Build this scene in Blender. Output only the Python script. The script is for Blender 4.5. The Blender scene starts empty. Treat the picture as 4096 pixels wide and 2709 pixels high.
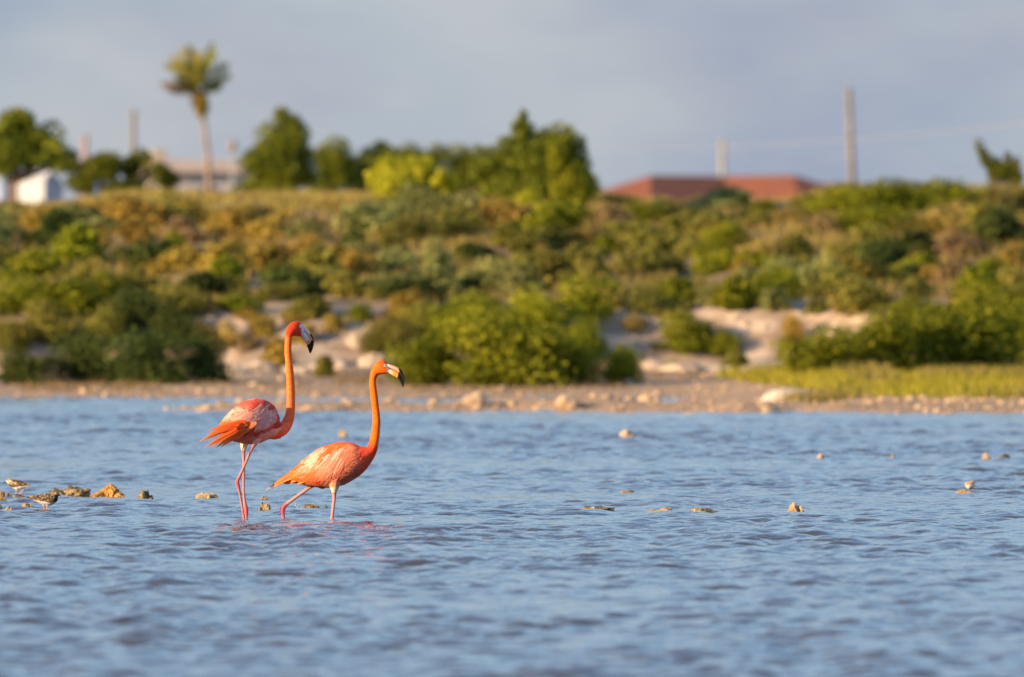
import bpy, bmesh, math, random
import numpy as np
from mathutils import Vector, Matrix, noise as mnoise

R = math.radians
random.seed(11)
rng = np.random.default_rng(11)
scene = bpy.context.scene
COL = scene.collection

# ------------------------------------------------------------------ camera
FPX = 400.0 / 36.0 * 4096.0        # focal length in photo pixels
CAM_H = 1.5
HORIZON = 1166.0                   # photo row of the horizon
cam_data = bpy.data.cameras.new('camera')
cam_data.lens = 400.0
cam_data.sensor_width = 36.0
cam_data.clip_start = 1.0
cam_data.clip_end = 6000.0
cam_data.dof.use_dof = True
cam_data.dof.focus_distance = 75.6
cam_data.dof.aperture_fstop = 4.0
cam_data.dof.aperture_blades = 9
cam = bpy.data.objects.new('camera', cam_data)
cam.location = (0, 0, CAM_H)
cam.rotation_euler = (R(90) - math.atan((1354.5 - HORIZON) / FPX), 0, 0)
COL.objects.link(cam)
scene.camera = cam

# ------------------------------------------------------------------ sky and sun
SUN_EL, SUN_AZ = 15.0, 30.0        # low sun to the left and behind the camera
to_sun = Vector((-math.cos(R(SUN_AZ)) * math.cos(R(SUN_EL)),
                 -math.sin(R(SUN_AZ)) * math.cos(R(SUN_EL)), math.sin(R(SUN_EL))))
world = bpy.data.worlds.new('World')
scene.world = world
world.use_nodes = True
nt = world.node_tree
nt.nodes.clear()
w_out = nt.nodes.new('ShaderNodeOutputWorld')
w_bg = nt.nodes.new('ShaderNodeBackground')
w_bg.inputs['Strength'].default_value = 0.15
sky = nt.nodes.new('ShaderNodeTexSky')
sky.sky_type = 'NISHITA'
sky.sun_disc = False
sky.sun_elevation = R(SUN_EL)
sky.sun_rotation = math.atan2(to_sun.x, to_sun.y)
sky.air_density = 1.0
sky.dust_density = 0.2
sky.ozone_density = 2.6
# thin even cloud veil over the whole sky, broken up by noise
tc = nt.nodes.new('ShaderNodeTexCoord')
mp = nt.nodes.new('ShaderNodeMapping')
mp.inputs['Scale'].default_value = (14, 14, 34)
mp.inputs['Rotation'].default_value = (0.0, 0.35, 0.0)
nz = nt.nodes.new('ShaderNodeTexNoise')
nz.inputs['Scale'].default_value = 1.6
nz.inputs['Detail'].default_value = 4
nz.inputs['Roughness'].default_value = 0.5
rmp = nt.nodes.new('ShaderNodeMapRange')
rmp.inputs['From Min'].default_value = 0.35
rmp.inputs['From Max'].default_value = 0.66
rmp.inputs['To Min'].default_value = 0.88
rmp.inputs['To Max'].default_value = 1.0
mixc = nt.nodes.new('ShaderNodeMix')
mixc.data_type = 'RGBA'
mixc.inputs['B'].default_value = (1.02, 1.25, 1.76, 1)
nt.links.new(tc.outputs['Generated'], mp.inputs['Vector'])
nt.links.new(mp.outputs['Vector'], nz.inputs['Vector'])
nt.links.new(nz.outputs['Fac'], rmp.inputs['Value'])
sxyz = nt.nodes.new('ShaderNodeSeparateXYZ')
elv = nt.nodes.new('ShaderNodeMapRange')
elv.inputs['From Min'].default_value = 0.03
elv.inputs['From Max'].default_value = 0.22
elv.inputs['To Min'].default_value = 1.0
elv.inputs['To Max'].default_value = 0.26
mul = nt.nodes.new('ShaderNodeMath'); mul.operation = 'MULTIPLY'
nt.links.new(tc.outputs['Generated'], sxyz.inputs[0])
nt.links.new(sxyz.outputs['Z'], elv.inputs['Value'])
nt.links.new(rmp.outputs['Result'], mul.inputs[0])
nt.links.new(elv.outputs['Result'], mul.inputs[1])
nt.links.new(mul.outputs[0], mixc.inputs['Factor'])
veil = nt.nodes.new('ShaderNodeMix'); veil.data_type = 'RGBA'
veil.inputs['A'].default_value = (0.93, 1.15, 1.62, 1)      # blue grey veil
veil.inputs['B'].default_value = (1.18, 1.30, 1.66, 1)      # pale mauve cloud
nz2 = nt.nodes.new('ShaderNodeTexNoise'); nz2.inputs['Scale'].default_value = 2.6; nz2.inputs['Detail'].default_value = 5
rm2 = nt.nodes.new('ShaderNodeMapRange'); rm2.inputs['From Min'].default_value = 0.38; rm2.inputs['From Max'].default_value = 0.64
nt.links.new(mp.outputs['Vector'], nz2.inputs['Vector'])
nt.links.new(nz2.outputs['Fac'], rm2.inputs['Value'])
nt.links.new(rm2.outputs['Result'], veil.inputs['Factor'])
nt.links.new(veil.outputs['Result'], mixc.inputs['B'])
nt.links.new(sky.outputs['Color'], mixc.inputs['A'])
nt.links.new(mixc.outputs['Result'], w_bg.inputs['Color'])
nt.links.new(w_bg.outputs['Background'], w_out.inputs['Surface'])

sun_data = bpy.data.lights.new('sun', 'SUN')
sun_data.energy = 5.0
sun_data.angle = R(0.6)
sun_data.color = (1.0, 0.71, 0.40)
sun = bpy.data.objects.new('sun', sun_data)
sun.rotation_euler = (-to_sun).to_track_quat('-Z', 'Y').to_euler()
sun.location = to_sun * 300
COL.objects.link(sun)

scene.view_settings.view_transform = 'Standard'
scene.view_settings.look = 'None'
scene.view_settings.exposure = 1.03
scene.view_settings.gamma = 1.0
scene.view_settings.use_curve_mapping = False
scene.render.engine = 'CYCLES'
scene.cycles.use_denoising = True
scene.cycles.max_bounces = 6
scene.cycles.caustics_reflective = False
scene.cycles.caustics_refractive = False

# ------------------------------------------------------------------ helpers
def at(px, py, Y):
    """world point that the photo shows at (px, py) at a distance Y"""
    return Vector((Y * (px - 2048.0) / FPX, Y, CAM_H + Y * (HORIZON - py) / FPX))

def row_depth(py):
    """distance of the water surface seen at photo row py"""
    return FPX * CAM_H / (py - HORIZON)

def tag(o, label, cat, group=None, kind=None):
    o['label'] = label
    o['category'] = cat
    if group: o['group'] = group
    if kind: o['kind'] = kind
    return o

def struct(o):
    o['kind'] = 'structure'
    return o

def make_mesh(name, verts, faces, mats=(), smooth=False, col=None, fmat=None):
    me = bpy.data.meshes.new(name)
    v = np.asarray(verts, dtype=np.float32)
    if isinstance(faces, np.ndarray):
        nf, k = faces.shape
        me.vertices.add(len(v)); me.vertices.foreach_set('co', v.ravel())
        me.loops.add(nf * k); me.loops.foreach_set('vertex_index', faces.astype(np.int32).ravel())
        me.polygons.add(nf)
        me.polygons.foreach_set('loop_start', np.arange(0, nf * k, k, dtype=np.int32))
        me.polygons.foreach_set('loop_total', np.full(nf, k, dtype=np.int32))
        me.update(calc_edges=True)
    else:
        me.from_pydata([tuple(map(float, p)) for p in v], [], [tuple(f) for f in faces])
        me.update()
    if smooth:
        me.polygons.foreach_set('use_smooth', np.ones(len(me.polygons), dtype=bool))
    if fmat is not None:
        me.polygons.foreach_set('material_index', np.asarray(fmat, dtype=np.int32))
    for m in mats: me.materials.append(m)
    if col is not None:
        a = me.color_attributes.new('Col', 'FLOAT_COLOR', 'POINT')
        c = np.asarray(col, dtype=np.float32)
        if c.ndim == 1: c = np.stack([c, c, c], 1)
        c = np.concatenate([c, np.ones((len(c), 1), np.float32)], 1)
        a.data.foreach_set('color', c.ravel())
    return me

def link(name, me, parent=None, loc=None):
    o = bpy.data.objects.new(name, me)
    COL.objects.link(o)
    if parent is not None: o.parent = parent
    if loc is not None: o.location = loc
    return o

def empty(name, loc=(0, 0, 0), rz=0.0):
    o = bpy.data.objects.new(name, None)
    o.empty_display_size = 0.1
    o.location = loc
    o.rotation_euler = (0, 0, rz)
    COL.objects.link(o)
    return o

class MB:
    """collects simple shapes into one mesh"""
    def __init__(s): s.v = []; s.f = []; s.c = []
    def add(s, v, f, c=None):
        o = len(s.v)
        s.v += [tuple(map(float, p)) for p in v]
        s.f += [tuple(i + o for i in q) for q in f]
        s.c += ([c] * len(v) if (c is None or not hasattr(c[0], '__len__')) else list(c))
    def box(s, c, h, rz=0.0, col=None):
        ca, sa = math.cos(rz), math.sin(rz)
        v = []
        for dx, dy, dz in ((-1,-1,-1),(1,-1,-1),(1,1,-1),(-1,1,-1),(-1,-1,1),(1,-1,1),(1,1,1),(-1,1,1)):
            x, y = dx * h[0], dy * h[1]
            v.append((c[0] + x * ca - y * sa, c[1] + x * sa + y * ca, c[2] + dz * h[2]))
        s.add(v, [(0,3,2,1),(4,5,6,7),(0,1,5,4),(1,2,6,5),(2,3,7,6),(3,0,4,7)], col)
    def tube(s, pts, rad, n=8, col=None):
        pts = [Vector(p) for p in pts]
        v, f = [], []
        for i, p in enumerate(pts):
            d = (pts[min(i + 1, len(pts) - 1)] - pts[max(i - 1, 0)]).normalized()
            a = d.cross(Vector((0, 1, 0)))
            if a.length < 0.2: a = d.cross(Vector((1, 0, 0)))
            a.normalize(); b = d.cross(a)
            r = rad[i] if hasattr(rad, '__len__') else rad
            for k in range(n):
                t = 2 * math.pi * k / n
                v.append(p + a * (r * math.cos(t)) + b * (r * math.sin(t)))
        for i in range(len(pts) - 1):
            for k in range(n):
                f.append((i * n + k, i * n + (k + 1) % n, (i + 1) * n + (k + 1) % n, (i + 1) * n + k))
        f.append(tuple(range(n - 1, -1, -1)))
        f.append(tuple((len(pts) - 1) * n + k for k in range(n)))
        cc = None
        if col is not None:
            cc = []
            for i in range(len(pts)):
                c = col[i] if hasattr(col[0], '__len__') else col
                cc += [c] * n
        s.add(v, f, cc)
    def build(s, name, mat, parent=None, smooth=False, loc=None):
        col = s.c if s.c and s.c[0] is not None else None
        me = make_mesh(name, s.v, s.f, [mat] if mat else [], smooth, col)
        return link(name, me, parent, loc)

# ------------------------------------------------------------------ materials
def new_mat(name):
    m = bpy.data.materials.new(name)
    m.use_nodes = True
    t = m.node_tree
    return m, t, t.nodes['Principled BSDF']

def noise_mix_mat(name, c1, c2, scale=5.0, rough=0.9, detail=5.0, c3=None, scale3=0.6, bump=0.0, lo=0.35, hi=0.65, spec=0.3):
    m, t, b = new_mat(name)
    b.inputs['Roughness'].default_value = rough
    b.inputs['Specular IOR Level'].default_value = spec
    g = t.nodes.new('ShaderNodeNewGeometry')
    n = t.nodes.new('ShaderNodeTexNoise')
    n.inputs['Scale'].default_value = scale
    n.inputs['Detail'].default_value = detail
    mr = t.nodes.new('ShaderNodeMapRange')
    mr.inputs['From Min'].default_value = lo
    mr.inputs['From Max'].default_value = hi
    mx = t.nodes.new('ShaderNodeMix'); mx.data_type = 'RGBA'
    mx.inputs['A'].default_value = (*c1, 1); mx.inputs['B'].default_value = (*c2, 1)
    t.links.new(g.outputs['Position'], n.inputs['Vector'])
    t.links.new(n.outputs['Fac'], mr.inputs['Value'])
    t.links.new(mr.outputs['Result'], mx.inputs['Factor'])
    out = mx.outputs['Result']
    if c3 is not None:
        n3 = t.nodes.new('ShaderNodeTexNoise')
        n3.inputs['Scale'].default_value = scale3
        n3.inputs['Detail'].default_value = 3
        m3 = t.nodes.new('ShaderNodeMapRange')
        m3.inputs['From Min'].default_value = 0.45; m3.inputs['From Max'].default_value = 0.62
        x3 = t.nodes.new('ShaderNodeMix'); x3.data_type = 'RGBA'
        x3.inputs['B'].default_value = (*c3, 1)
        t.links.new(g.outputs['Position'], n3.inputs['Vector'])
        t.links.new(n3.outputs['Fac'], m3.inputs['Value'])
        t.links.new(m3.outputs['Result'], x3.inputs['Factor'])
        t.links.new(out, x3.inputs['A'])
        out = x3.outputs['Result']
    t.links.new(out, b.inputs['Base Color'])
    if bump:
        bp = t.nodes.new('ShaderNodeBump')
        bp.inputs['Strength'].default_value = bump
        bp.inputs['Distance'].default_value = 0.02
        t.links.new(n.outputs['Fac'], bp.inputs['Height'])
        t.links.new(bp.outputs['Normal'], b.inputs['Normal'])
    return m

def leaf_mat(name, a, b2, trans=0.3):
    """foliage: every leaf has its own tone between two colours"""
    m, t, b = new_mat(name)
    b.inputs['Roughness'].default_value = 0.7
    b.inputs['Specular IOR Level'].default_value = 0.06
    at_ = t.nodes.new('ShaderNodeAttribute'); at_.attribute_name = 'Col'
    oi = t.nodes.new('ShaderNodeObjectInfo')
    mx = t.nodes.new('ShaderNodeMix'); mx.data_type = 'RGBA'
    mx.inputs['A'].default_value = (*a, 1); mx.inputs['B'].default_value = (*b2, 1)
    hs = t.nodes.new('ShaderNodeHueSaturation')
    mr = t.nodes.new('ShaderNodeMapRange')
    mr.inputs['To Min'].default_value = 0.78; mr.inputs['To Max'].default_value = 1.25
    mh = t.nodes.new('ShaderNodeMapRange')
    mh.inputs['To Min'].default_value = 0.492; mh.inputs['To Max'].default_value = 0.512
    ml = t.nodes.new('ShaderNodeMath'); ml.operation = 'FRACT'
    mm = t.nodes.new('ShaderNodeMath'); mm.operation = 'MULTIPLY'; mm.inputs[1].default_value = 7.31
    t.links.new(at_.outputs['Fac'], mx.inputs['Factor'])
    t.links.new(oi.outputs['Random'], mr.inputs['Value'])
    t.links.new(oi.outputs['Random'], mm.inputs[0])
    t.links.new(mm.outputs[0], ml.inputs[0])
    t.links.new(ml.outputs[0], mh.inputs['Value'])
    t.links.new(mh.outputs['Result'], hs.inputs['Hue'])
    t.links.new(mr.outputs['Result'], hs.inputs['Value'])
    t.links.new(mx.outputs['Result'], hs.inputs['Color'])
    t.links.new(hs.outputs['Color'], b.inputs['Base Color'])
    tr = t.nodes.new('ShaderNodeBsdfTranslucent')
    t.links.new(hs.outputs['Color'], tr.inputs['Color'])
    ms = t.nodes.new('ShaderNodeMixShader'); ms.inputs[0].default_value = trans
    t.links.new(b.outputs[0], ms.inputs[1]); t.links.new(tr.outputs[0], ms.inputs[2])
    t.links.new(ms.outputs[0], t.nodes['Material Output'].inputs['Surface'])
    return m

def attr_mat(name, rough=0.6, spec=0.25, sss=0.0, nscale=60.0, namp=0.12, trans=0.0):
    """colour from the mesh's own pigment attribute with a little grain"""
    m, t, b = new_mat(name)
    b.inputs['Roughness'].default_value = rough
    b.inputs['Specular IOR Level'].default_value = spec
    at_ = t.nodes.new('ShaderNodeAttribute'); at_.attribute_name = 'Col'
    tcn = t.nodes.new('ShaderNodeTexCoord')
    n = t.nodes.new('ShaderNodeTexNoise'); n.inputs['Scale'].default_value = nscale; n.inputs['Detail'].default_value = 3
    mr = t.nodes.new('ShaderNodeMapRange')
    mr.inputs['From Min'].default_value = 0.3; mr.inputs['From Max'].default_value = 0.7
    mr.inputs['To Min'].default_value = 1 - namp; mr.inputs['To Max'].default_value = 1 + namp
    hs = t.nodes.new('ShaderNodeHueSaturation')
    t.links.new(tcn.outputs['Object'], n.inputs['Vector'])
    t.links.new(n.outputs['Fac'], mr.inputs['Value'])
    t.links.new(mr.outputs['Result'], hs.inputs['Value'])
    t.links.new(at_.outputs['Color'], hs.inputs['Color'])
    t.links.new(hs.outputs['Color'], b.inputs['Base Color'])
    if trans:
        tr = t.nodes.new('ShaderNodeBsdfTranslucent')
        t.links.new(hs.outputs['Color'], tr.inputs['Color'])
        ms = t.nodes.new('ShaderNodeMixShader'); ms.inputs[0].default_value = trans
        t.links.new(b.outputs[0], ms.inputs[1]); t.links.new(tr.outputs[0], ms.inputs[2])
        t.links.new(ms.outputs[0], t.nodes['Material Output'].inputs['Surface'])
    return m

def plain_mat(name, c, rough=0.7, spec=0.3):
    return noise_mix_mat(name, tuple(x * 0.88 for x in c), tuple(min(1, x * 1.1) for x in c), 9.0, rough, spec=spec)

M_LEAF = {
    'green':     leaf_mat('leaf_green', (0.11, 0.135, 0.009), (0.28, 0.28, 0.020)),
    'bright':    leaf_mat('leaf_bright', (0.18, 0.20, 0.010), (0.38, 0.37, 0.028)),
    'olive':     leaf_mat('leaf_olive', (0.12, 0.12, 0.020), (0.30, 0.27, 0.055)),
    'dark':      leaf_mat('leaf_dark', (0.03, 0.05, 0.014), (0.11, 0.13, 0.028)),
    'orange':    leaf_mat('leaf_orange', (0.22, 0.150, 0.028), (0.46, 0.33, 0.065)),
    'greygreen': leaf_mat('leaf_greygreen', (0.16, 0.17, 0.048), (0.35, 0.35, 0.115)),
    'tan':       leaf_mat('leaf_tan', (0.25, 0.19, 0.05), (0.44, 0.34, 0.105)),
    'brown':     leaf_mat('leaf_brown', (0.16, 0.11, 0.055), (0.34, 0.23, 0.11)),
    'yellow':    leaf_mat('leaf_yellow', (0.22, 0.22, 0.012), (0.52, 0.47, 0.04)),
    'grass':     leaf_mat('leaf_grass', (0.17, 0.155, 0.014), (0.38, 0.33, 0.04)),
    'tree':      leaf_mat('leaf_tree', (0.065, 0.095, 0.011), (0.245, 0.26, 0.026)),
}
M_BARK = noise_mix_mat('bark', (0.13, 0.09, 0.06), (0.30, 0.21, 0.13), 14, 0.9)
M_ROCK = noise_mix_mat('limestone_rock', (0.22, 0.14, 0.065), (0.50, 0.36, 0.20), 9, 0.85, 6, c3=(0.20, 0.14, 0.07), scale3=5.0, bump=0.8)
M_ROCK_WET = noise_mix_mat('wet_rock', (0.10, 0.07, 0.03), (0.38, 0.26, 0.11), 22, 0.45, 6, c3=(0.07, 0.06, 0.025), scale3=9.0, bump=1.0, spec=0.5)
M_ROCK_OCHRE = noise_mix_mat('ochre_rock', (0.32, 0.16, 0.03), (0.55, 0.29, 0.07), 16, 0.7, 5, c3=(0.24, 0.15, 0.07), scale3=4.0, bump=0.8)
M_STONE = noise_mix_mat('shore_stone', (0.30, 0.20, 0.12), (0.58, 0.43, 0.29), 7, 0.9, 4, bump=0.5)

# ground: pale limestone where it is steep, sandy beach low down, dry brown earth on the slope
M_GROUND, t, b = new_mat('ground_earth')
b.inputs['Roughness'].default_value = 0.95
b.inputs['Specular IOR Level'].default_value = 0.2
g = t.nodes.new('ShaderNodeNewGeometry')
sx = t.nodes.new('ShaderNodeSeparateXYZ'); t.links.new(g.outputs['Position'], sx.inputs[0])
def nz_(scale, detail=4):
    n = t.nodes.new('ShaderNodeTexNoise'); n.inputs['Scale'].default_value = scale; n.inputs['Detail'].default_value = detail
    t.links.new(g.outputs['Position'], n.inputs['Vector']); return n
def mr_(src, a, b_, c=0.0, d=1.0):
    m = t.nodes.new('ShaderNodeMapRange')
    for k, v in (('From Min', a), ('From Max', b_), ('To Min', c), ('To Max', d)): m.inputs[k].default_value = v
    t.links.new(src, m.inputs['Value']); return m.outputs['Result']
def mx_(f, a, b_):
    m = t.nodes.new('ShaderNodeMix'); m.data_type = 'RGBA'
    t.links.new(f, m.inputs['Factor'])
    for k, v in (('A', a), ('B', b_)):
        if isinstance(v, tuple): m.inputs[k].default_value = (*v, 1)
        else: t.links.new(v, m.inputs[k])
    return m.outputs['Result']
def ma_(op, a, b_):
    m = t.nodes.new('ShaderNodeMath'); m.operation = op
    for k, v in ((0, a), (1, b_)):
        if isinstance(v, (int, float)): m.inputs[k].default_value = v
        else: t.links.new(v, m.inputs[k])
    return m.outputs[0]
beach = mx_(mr_(nz_(9).outputs['Fac'], 0.35, 0.65), (0.24, 0.15, 0.085), (0.48, 0.335, 0.21))
lime = mx_(mr_(nz_(1.6).outputs['Fac'], 0.38, 0.62), (0.26, 0.19, 0.135), (0.50, 0.39, 0.295))
earth = mx_(mr_(nz_(1.1).outputs['Fac'], 0.38, 0.62), (0.10, 0.07, 0.035), (0.30, 0.21, 0.095))
zz = ma_('ADD', sx.outputs['Z'], ma_('MULTIPLY', ma_('SUBTRACT', nz_(0.8).outputs['Fac'], 0.5), 0.55))
g1 = mx_(mr_(zz, 0.24, 0.42), beach, lime)
g2 = mx_(mr_(zz, 1.15, 1.45), g1, earth)
t.links.new(g2, b.inputs['Base Color'])

# water
M_WATER, t, b = new_mat('pond_water')
b.inputs['Base Color'].default_value = (0.055, 0.05, 0.058, 1)
b.inputs['Roughness'].default_value = 0.03
b.inputs['IOR'].default_value = 1.33
tcn = t.nodes.new('ShaderNodeNewGeometry')
n1 = t.nodes.new('ShaderNodeTexNoise'); n1.inputs['Scale'].default_value = 15.0; n1.inputs['Detail'].default_value = 2.0
bp = t.nodes.new('ShaderNodeBump'); bp.inputs['Strength'].default_value = 0.8; bp.inputs['Distance'].default_value = 0.012
t.links.new(tcn.outputs['Position'], n1.inputs['Vector'])
t.links.new(n1.outputs['Fac'], bp.inputs['Height'])
t.links.new(bp.outputs['Normal'], b.inputs['Normal'])

# ------------------------------------------------------------------ terrain
def sstep(x, a, b_):
    t_ = np.clip((x - a) / (b_ - a), 0, 1)
    return t_ * t_ * (3 - 2 * t_)

class VNoise:
    """cheap smooth value noise in 2-D"""
    def __init__(s, seed, n=256):
        s.g = np.random.default_rng(seed).random((n, n)); s.n = n
    def __call__(s, x, y):
        x = np.asarray(x, float); y = np.asarray(y, float)
        xi, yi = np.floor(x).astype(int), np.floor(y).astype(int)
        fx, fy = x - xi, y - yi
        fx = fx * fx * (3 - 2 * fx); fy = fy * fy * (3 - 2 * fy)
        n = s.n
        a = s.g[xi % n, yi % n]; b_ = s.g[(xi + 1) % n, yi % n]
        c = s.g[xi % n, (yi + 1) % n]; d = s.g[(xi + 1) % n, (yi + 1) % n]
        return (a * (1 - fx) + b_ * fx) * (1 - fy) + (c * (1 - fx) + d * fx) * fy - 0.5
VN = VNoise(5); VN2 = VNoise(6)

def terrain(X, Y):
    X = np.asarray(X, float); Y = np.asarray(Y, float)
    left = -0.20 + 0.20 * sstep(Y, 150, 160.5) + 0.22 * sstep(Y, 158, 172)
    right = -0.20 + 0.20 * sstep(Y, 134, 139.8) + 0.10 * sstep(Y, 138.8, 143) + 0.20 * sstep(Y, 143, 172)
    k = sstep(X + VN(X * 0.5, Y * 0.2) * 1.5, 1.8, 4.2)
    z = left * (1 - k) + right * k
    spit = -0.25 + 0.37 * np.exp(-((Y - 142.8 - VN(X * 0.35, Y * 0) * 1.5) / 2.3) ** 2) * sstep(X + VN(X * 0.9, Y * 0.4) * 2.2, -5.6, -3.6) \
        + VN(X * 1.7, Y * 0.8) * 0.12
    z = np.maximum(z, spit)
    e = VN(X * 0.28 + 3.1, Y * 0.05) * 4.5 + VN(X * 0.9, Y * 0.3) * 1.2
    z = z + 1.02 * (0.15 * sstep(Y + e, 169.5, 173.0) + 0.85 * sstep(Y + e * 0.6, 172.6, 174.8)) + 0.18 * VN2(X * 1.3, Y * 0.9) * sstep(Y, 168, 173)
    s = np.clip((Y - 176.0) / 39.0, 0, 1)
    z = z + 2.0 * s + 0.32 * VN(X * 0.45, Y * 0.14 + 9) * sstep(Y, 176, 184) * (1 - sstep(Y, 208, 216))
    z = z - 0.16 * sstep(X, 1.4, 2.4) * (1 - sstep(X, 5.4, 6.2)) * sstep(Y, 192, 212)
    z = z - 0.24 * sstep(-X, 7.4, 8.8) * sstep(Y, 190, 212)
    z = z + 0.16 * sstep(Y, 215, 400) + 14.0 * sstep(np.abs(X) * 0 + Y, 1400, 5000) * 0
    return z

def grow(a, b_, n, p=2.2):
    return a + (b_ - a) * (np.linspace(0, 1, n + 1)[1:] ** p)
xs = np.concatenate([grow(-16, -2500, 16, 3)[::-1], np.arange(-16, 16.01, 0.2), grow(16, 2500, 16, 3)])
ys = np.concatenate([[-300, -100, 0, 30, 60, 90, 110, 125], np.arange(130, 182, 0.2), np.arange(182, 225, 0.5), grow(225, 5000, 26, 3)])
GX, GY = np.meshgrid(xs, ys)
GZ = terrain(GX, GY)
def grid_faces(ny, nx):
    i = np.arange(ny * nx).reshape(ny, nx)
    return np.stack([i[:-1, :-1].ravel(), i[:-1, 1:].ravel(), i[1:, 1:].ravel(), i[1:, :-1].ravel()], 1)
ground = link('ground', make_mesh('ground', np.stack([GX.ravel(), GY.ravel(), GZ.ravel()], 1), grid_faces(*GX.shape), [M_GROUND], True))
struct(ground)
ground['label'] = 'sandy shore, pale limestone bank and dry earth slope'

def ground_z(x, y): return float(terrain(x, y))
def hit(px, py, y0=139.0, y1=260.0):
    """where the sight line through a photo pixel meets the land"""
    Y = np.arange(y0, y1, 0.1)
    X = Y * (px - 2048.0) / FPX
    zr = CAM_H + Y * (HORIZON - py) / FPX
    ok = np.nonzero(terrain(X, Y) >= zr)[0]
    if len(ok) == 0: return None
    i = ok[0]
    return Vector((X[i], Y[i], ground_z(X[i], Y[i])))

# ------------------------------------------------------------------ water surface with real waves
WN = 90
w_lam = np.exp(rng.uniform(math.log(0.11), math.log(0.8), WN))
w_k = 2 * math.pi / w_lam
w_dir = R(-100) + rng.normal(0, R(55), WN)
w_ph = rng.uniform(0, 2 * math.pi, WN)
w_slope = 0.17 * math.sqrt(2.0 / WN) * rng.uniform(0.7, 1.3, WN)
def waves(X, Y):
    Z = np.zeros_like(X)
    env = 1.0 + 0.9 * VN(X * 0.7, Y * 0.35) + 0.6 * VN2(X * 0.2, Y * 0.12)
    for k, d, p, s in zip(w_k, w_dir, w_ph, w_slope):
        q = k * (math.cos(d) * X + math.sin(d) * Y) + p
        Z += (s / k) * (np.sin(q) + 0.25 * np.cos(2 * q))
    return Z * env
u = np.linspace(-1, 1, 250)
yv = np.concatenate([[-300, -60, 0, 20, 30, 36, 40], np.arange(42, 60, 0.05), np.arange(60, 90, 0.045), np.arange(90, 141, 0.06), np.arange(141, 163, 0.08), [170]])
half = 3.2 + 0.042 * np.maximum(yv, 0)
WX = u[None, :] * half[:, None]
WX = np.concatenate([-grow(0, 1, 8, 2.5)[::-1][None, :] * 900 - half[:, None], WX, grow(0, 1, 8, 2.5)[None, :] * 900 + half[:, None]], 1)
WY = np.repeat(yv[:, None], WX.shape[1], 1)
WZ = waves(WX, WY)
WZ *= (1 - 0.2 * sstep(WY, 139, 146)) * (1 - sstep(np.abs(WX), 12, 30)) * sstep(WY, 30, 42)
water = link('water', make_mesh('water', np.stack([WX.ravel(), WY.ravel(), WZ.ravel()], 1), grid_faces(*WX.shape), [M_WATER], True))
struct(water)
water['label'] = 'rippled blue shallow pond water'

# ------------------------------------------------------------------ rocks
def rock_mesh(name, seed, sub=3, rough=0.35, mat=None, flat=0.0, freq=1.6):
    bm = bmesh.new()
    bmesh.ops.create_icosphere(bm, subdivisions=sub, radius=1.0)
    off = Vector((seed * 3.7, seed * 1.3, seed * 7.1))
    for v in bm.verts:
        p = v.co.copy()
        d = mnoise.fractal(p * freq + off, 0.9, 2.2, 4) * rough + mnoise.cell(p * 2.3 + off) * rough * 0.25
        v.co = p * (1 + d)
        if flat and v.co.z > flat: v.co.z = flat + (v.co.z - flat) * 0.25
    me = bpy.data.meshes.new(name)
    bm.to_mesh(me); bm.free()
    if mat: me.materials.append(mat)
    return me

def water_rock(px0, px1, ytop, ybase, mat, label, seed, sub=4, rough=0.35, flat=0.0, deep=0.7, freq=1.6, group=None):
    Y = row_depth(ybase)
    s = Y / FPX
    w, h = (px1 - px0) * s / 2, max((ybase - ytop) * s, 0.012)
    o = link('rock', rock_mesh('rock', seed, sub, rough, mat, flat, freq))
    x = ((px0 + px1) / 2 - 2048) * s
    base = -0.35
    # the stone reaches down to the pond bed
    tz = h + 0.010
    zmax = max(v.co.z for v in o.data.vertices); xmax = max(abs(v.co.x) for v in o.data.vertices)
    sz = (0.12 + tz) / 1.5 / zmax
    q = min(0.9, abs(tz - zmax * sz) / (zmax * sz))
    w = 1.02 * w / math.sqrt(1 - q * q) / xmax
    o.scale = (w, max(w * deep, 0.05), sz)
    o.location = (x, Y + w * deep * 0.4, tz - zmax * sz)
    o.rotation_euler = (0, 0, 0)
    tag(o, label, 'rock', group)
    return o

water_rock(168, 384, 1946, 1988, M_ROCK_WET, 'long low knobbly brown reef rock beside the pointed ochre rock', 3, 5, 0.36, 0.0, freq=2.9)
# pointed rock: a real pyramid-like stone
def pointed_rock():
    Y = row_depth(1988); s = Y / FPX
    bm = bmesh.new()
    bmesh.ops.create_icosphere(bm, subdivisions=5, radius=1.0)
    for v in bm.verts:
        p = v.co.normalized()
        up = max(0.0, (p.z + 1) / 2)                       # 0 at the bottom, 1 at the peak
        a = math.atan2(p.y, p.x)
        n = mnoise.fractal(p * 2.4 + Vector((2.0, 5.0, 1.0)), 0.9, 2.1, 5)
        rad = (1 - up) ** 0.95 * (1 + 0.22 * math.cos(3 * a + 0.6) * (1 - up)) * (1 + 0.55 * n) + 0.02
        v.co = Vector((rad * math.cos(a) + 0.22 * up - 0.10 + (-0.25 if math.cos(a) < 0 else 0.0) * (1 - up) ** 2, rad * math.sin(a), up - 0.5 + 0.07 * n * (1 - up)))
    me = bpy.data.meshes.new('rock'); bm.to_mesh(me); bm.free()
    me.materials.append(M_ROCK_OCHRE)
    o = link('rock', me)
    h = (1988 - 1928) * s
    o.scale = (0.225, 0.17, h + 0.12)
    o.location = at(430, 1988, Y); o.location.z = (h - 0.12) / 2 - 0.01
    o.rotation_euler = (0, 0, R(-20))
    tag(o, 'pointed ochre rock rising like a small peak from the water', 'rock')
pointed_rock()
water_rock(535, 625, 1963, 1999, M_ROCK_WET, 'small dark rock with a knobbly top just past the pointed ochre rock', 7, rough=0.4, freq=2.4)
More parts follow.
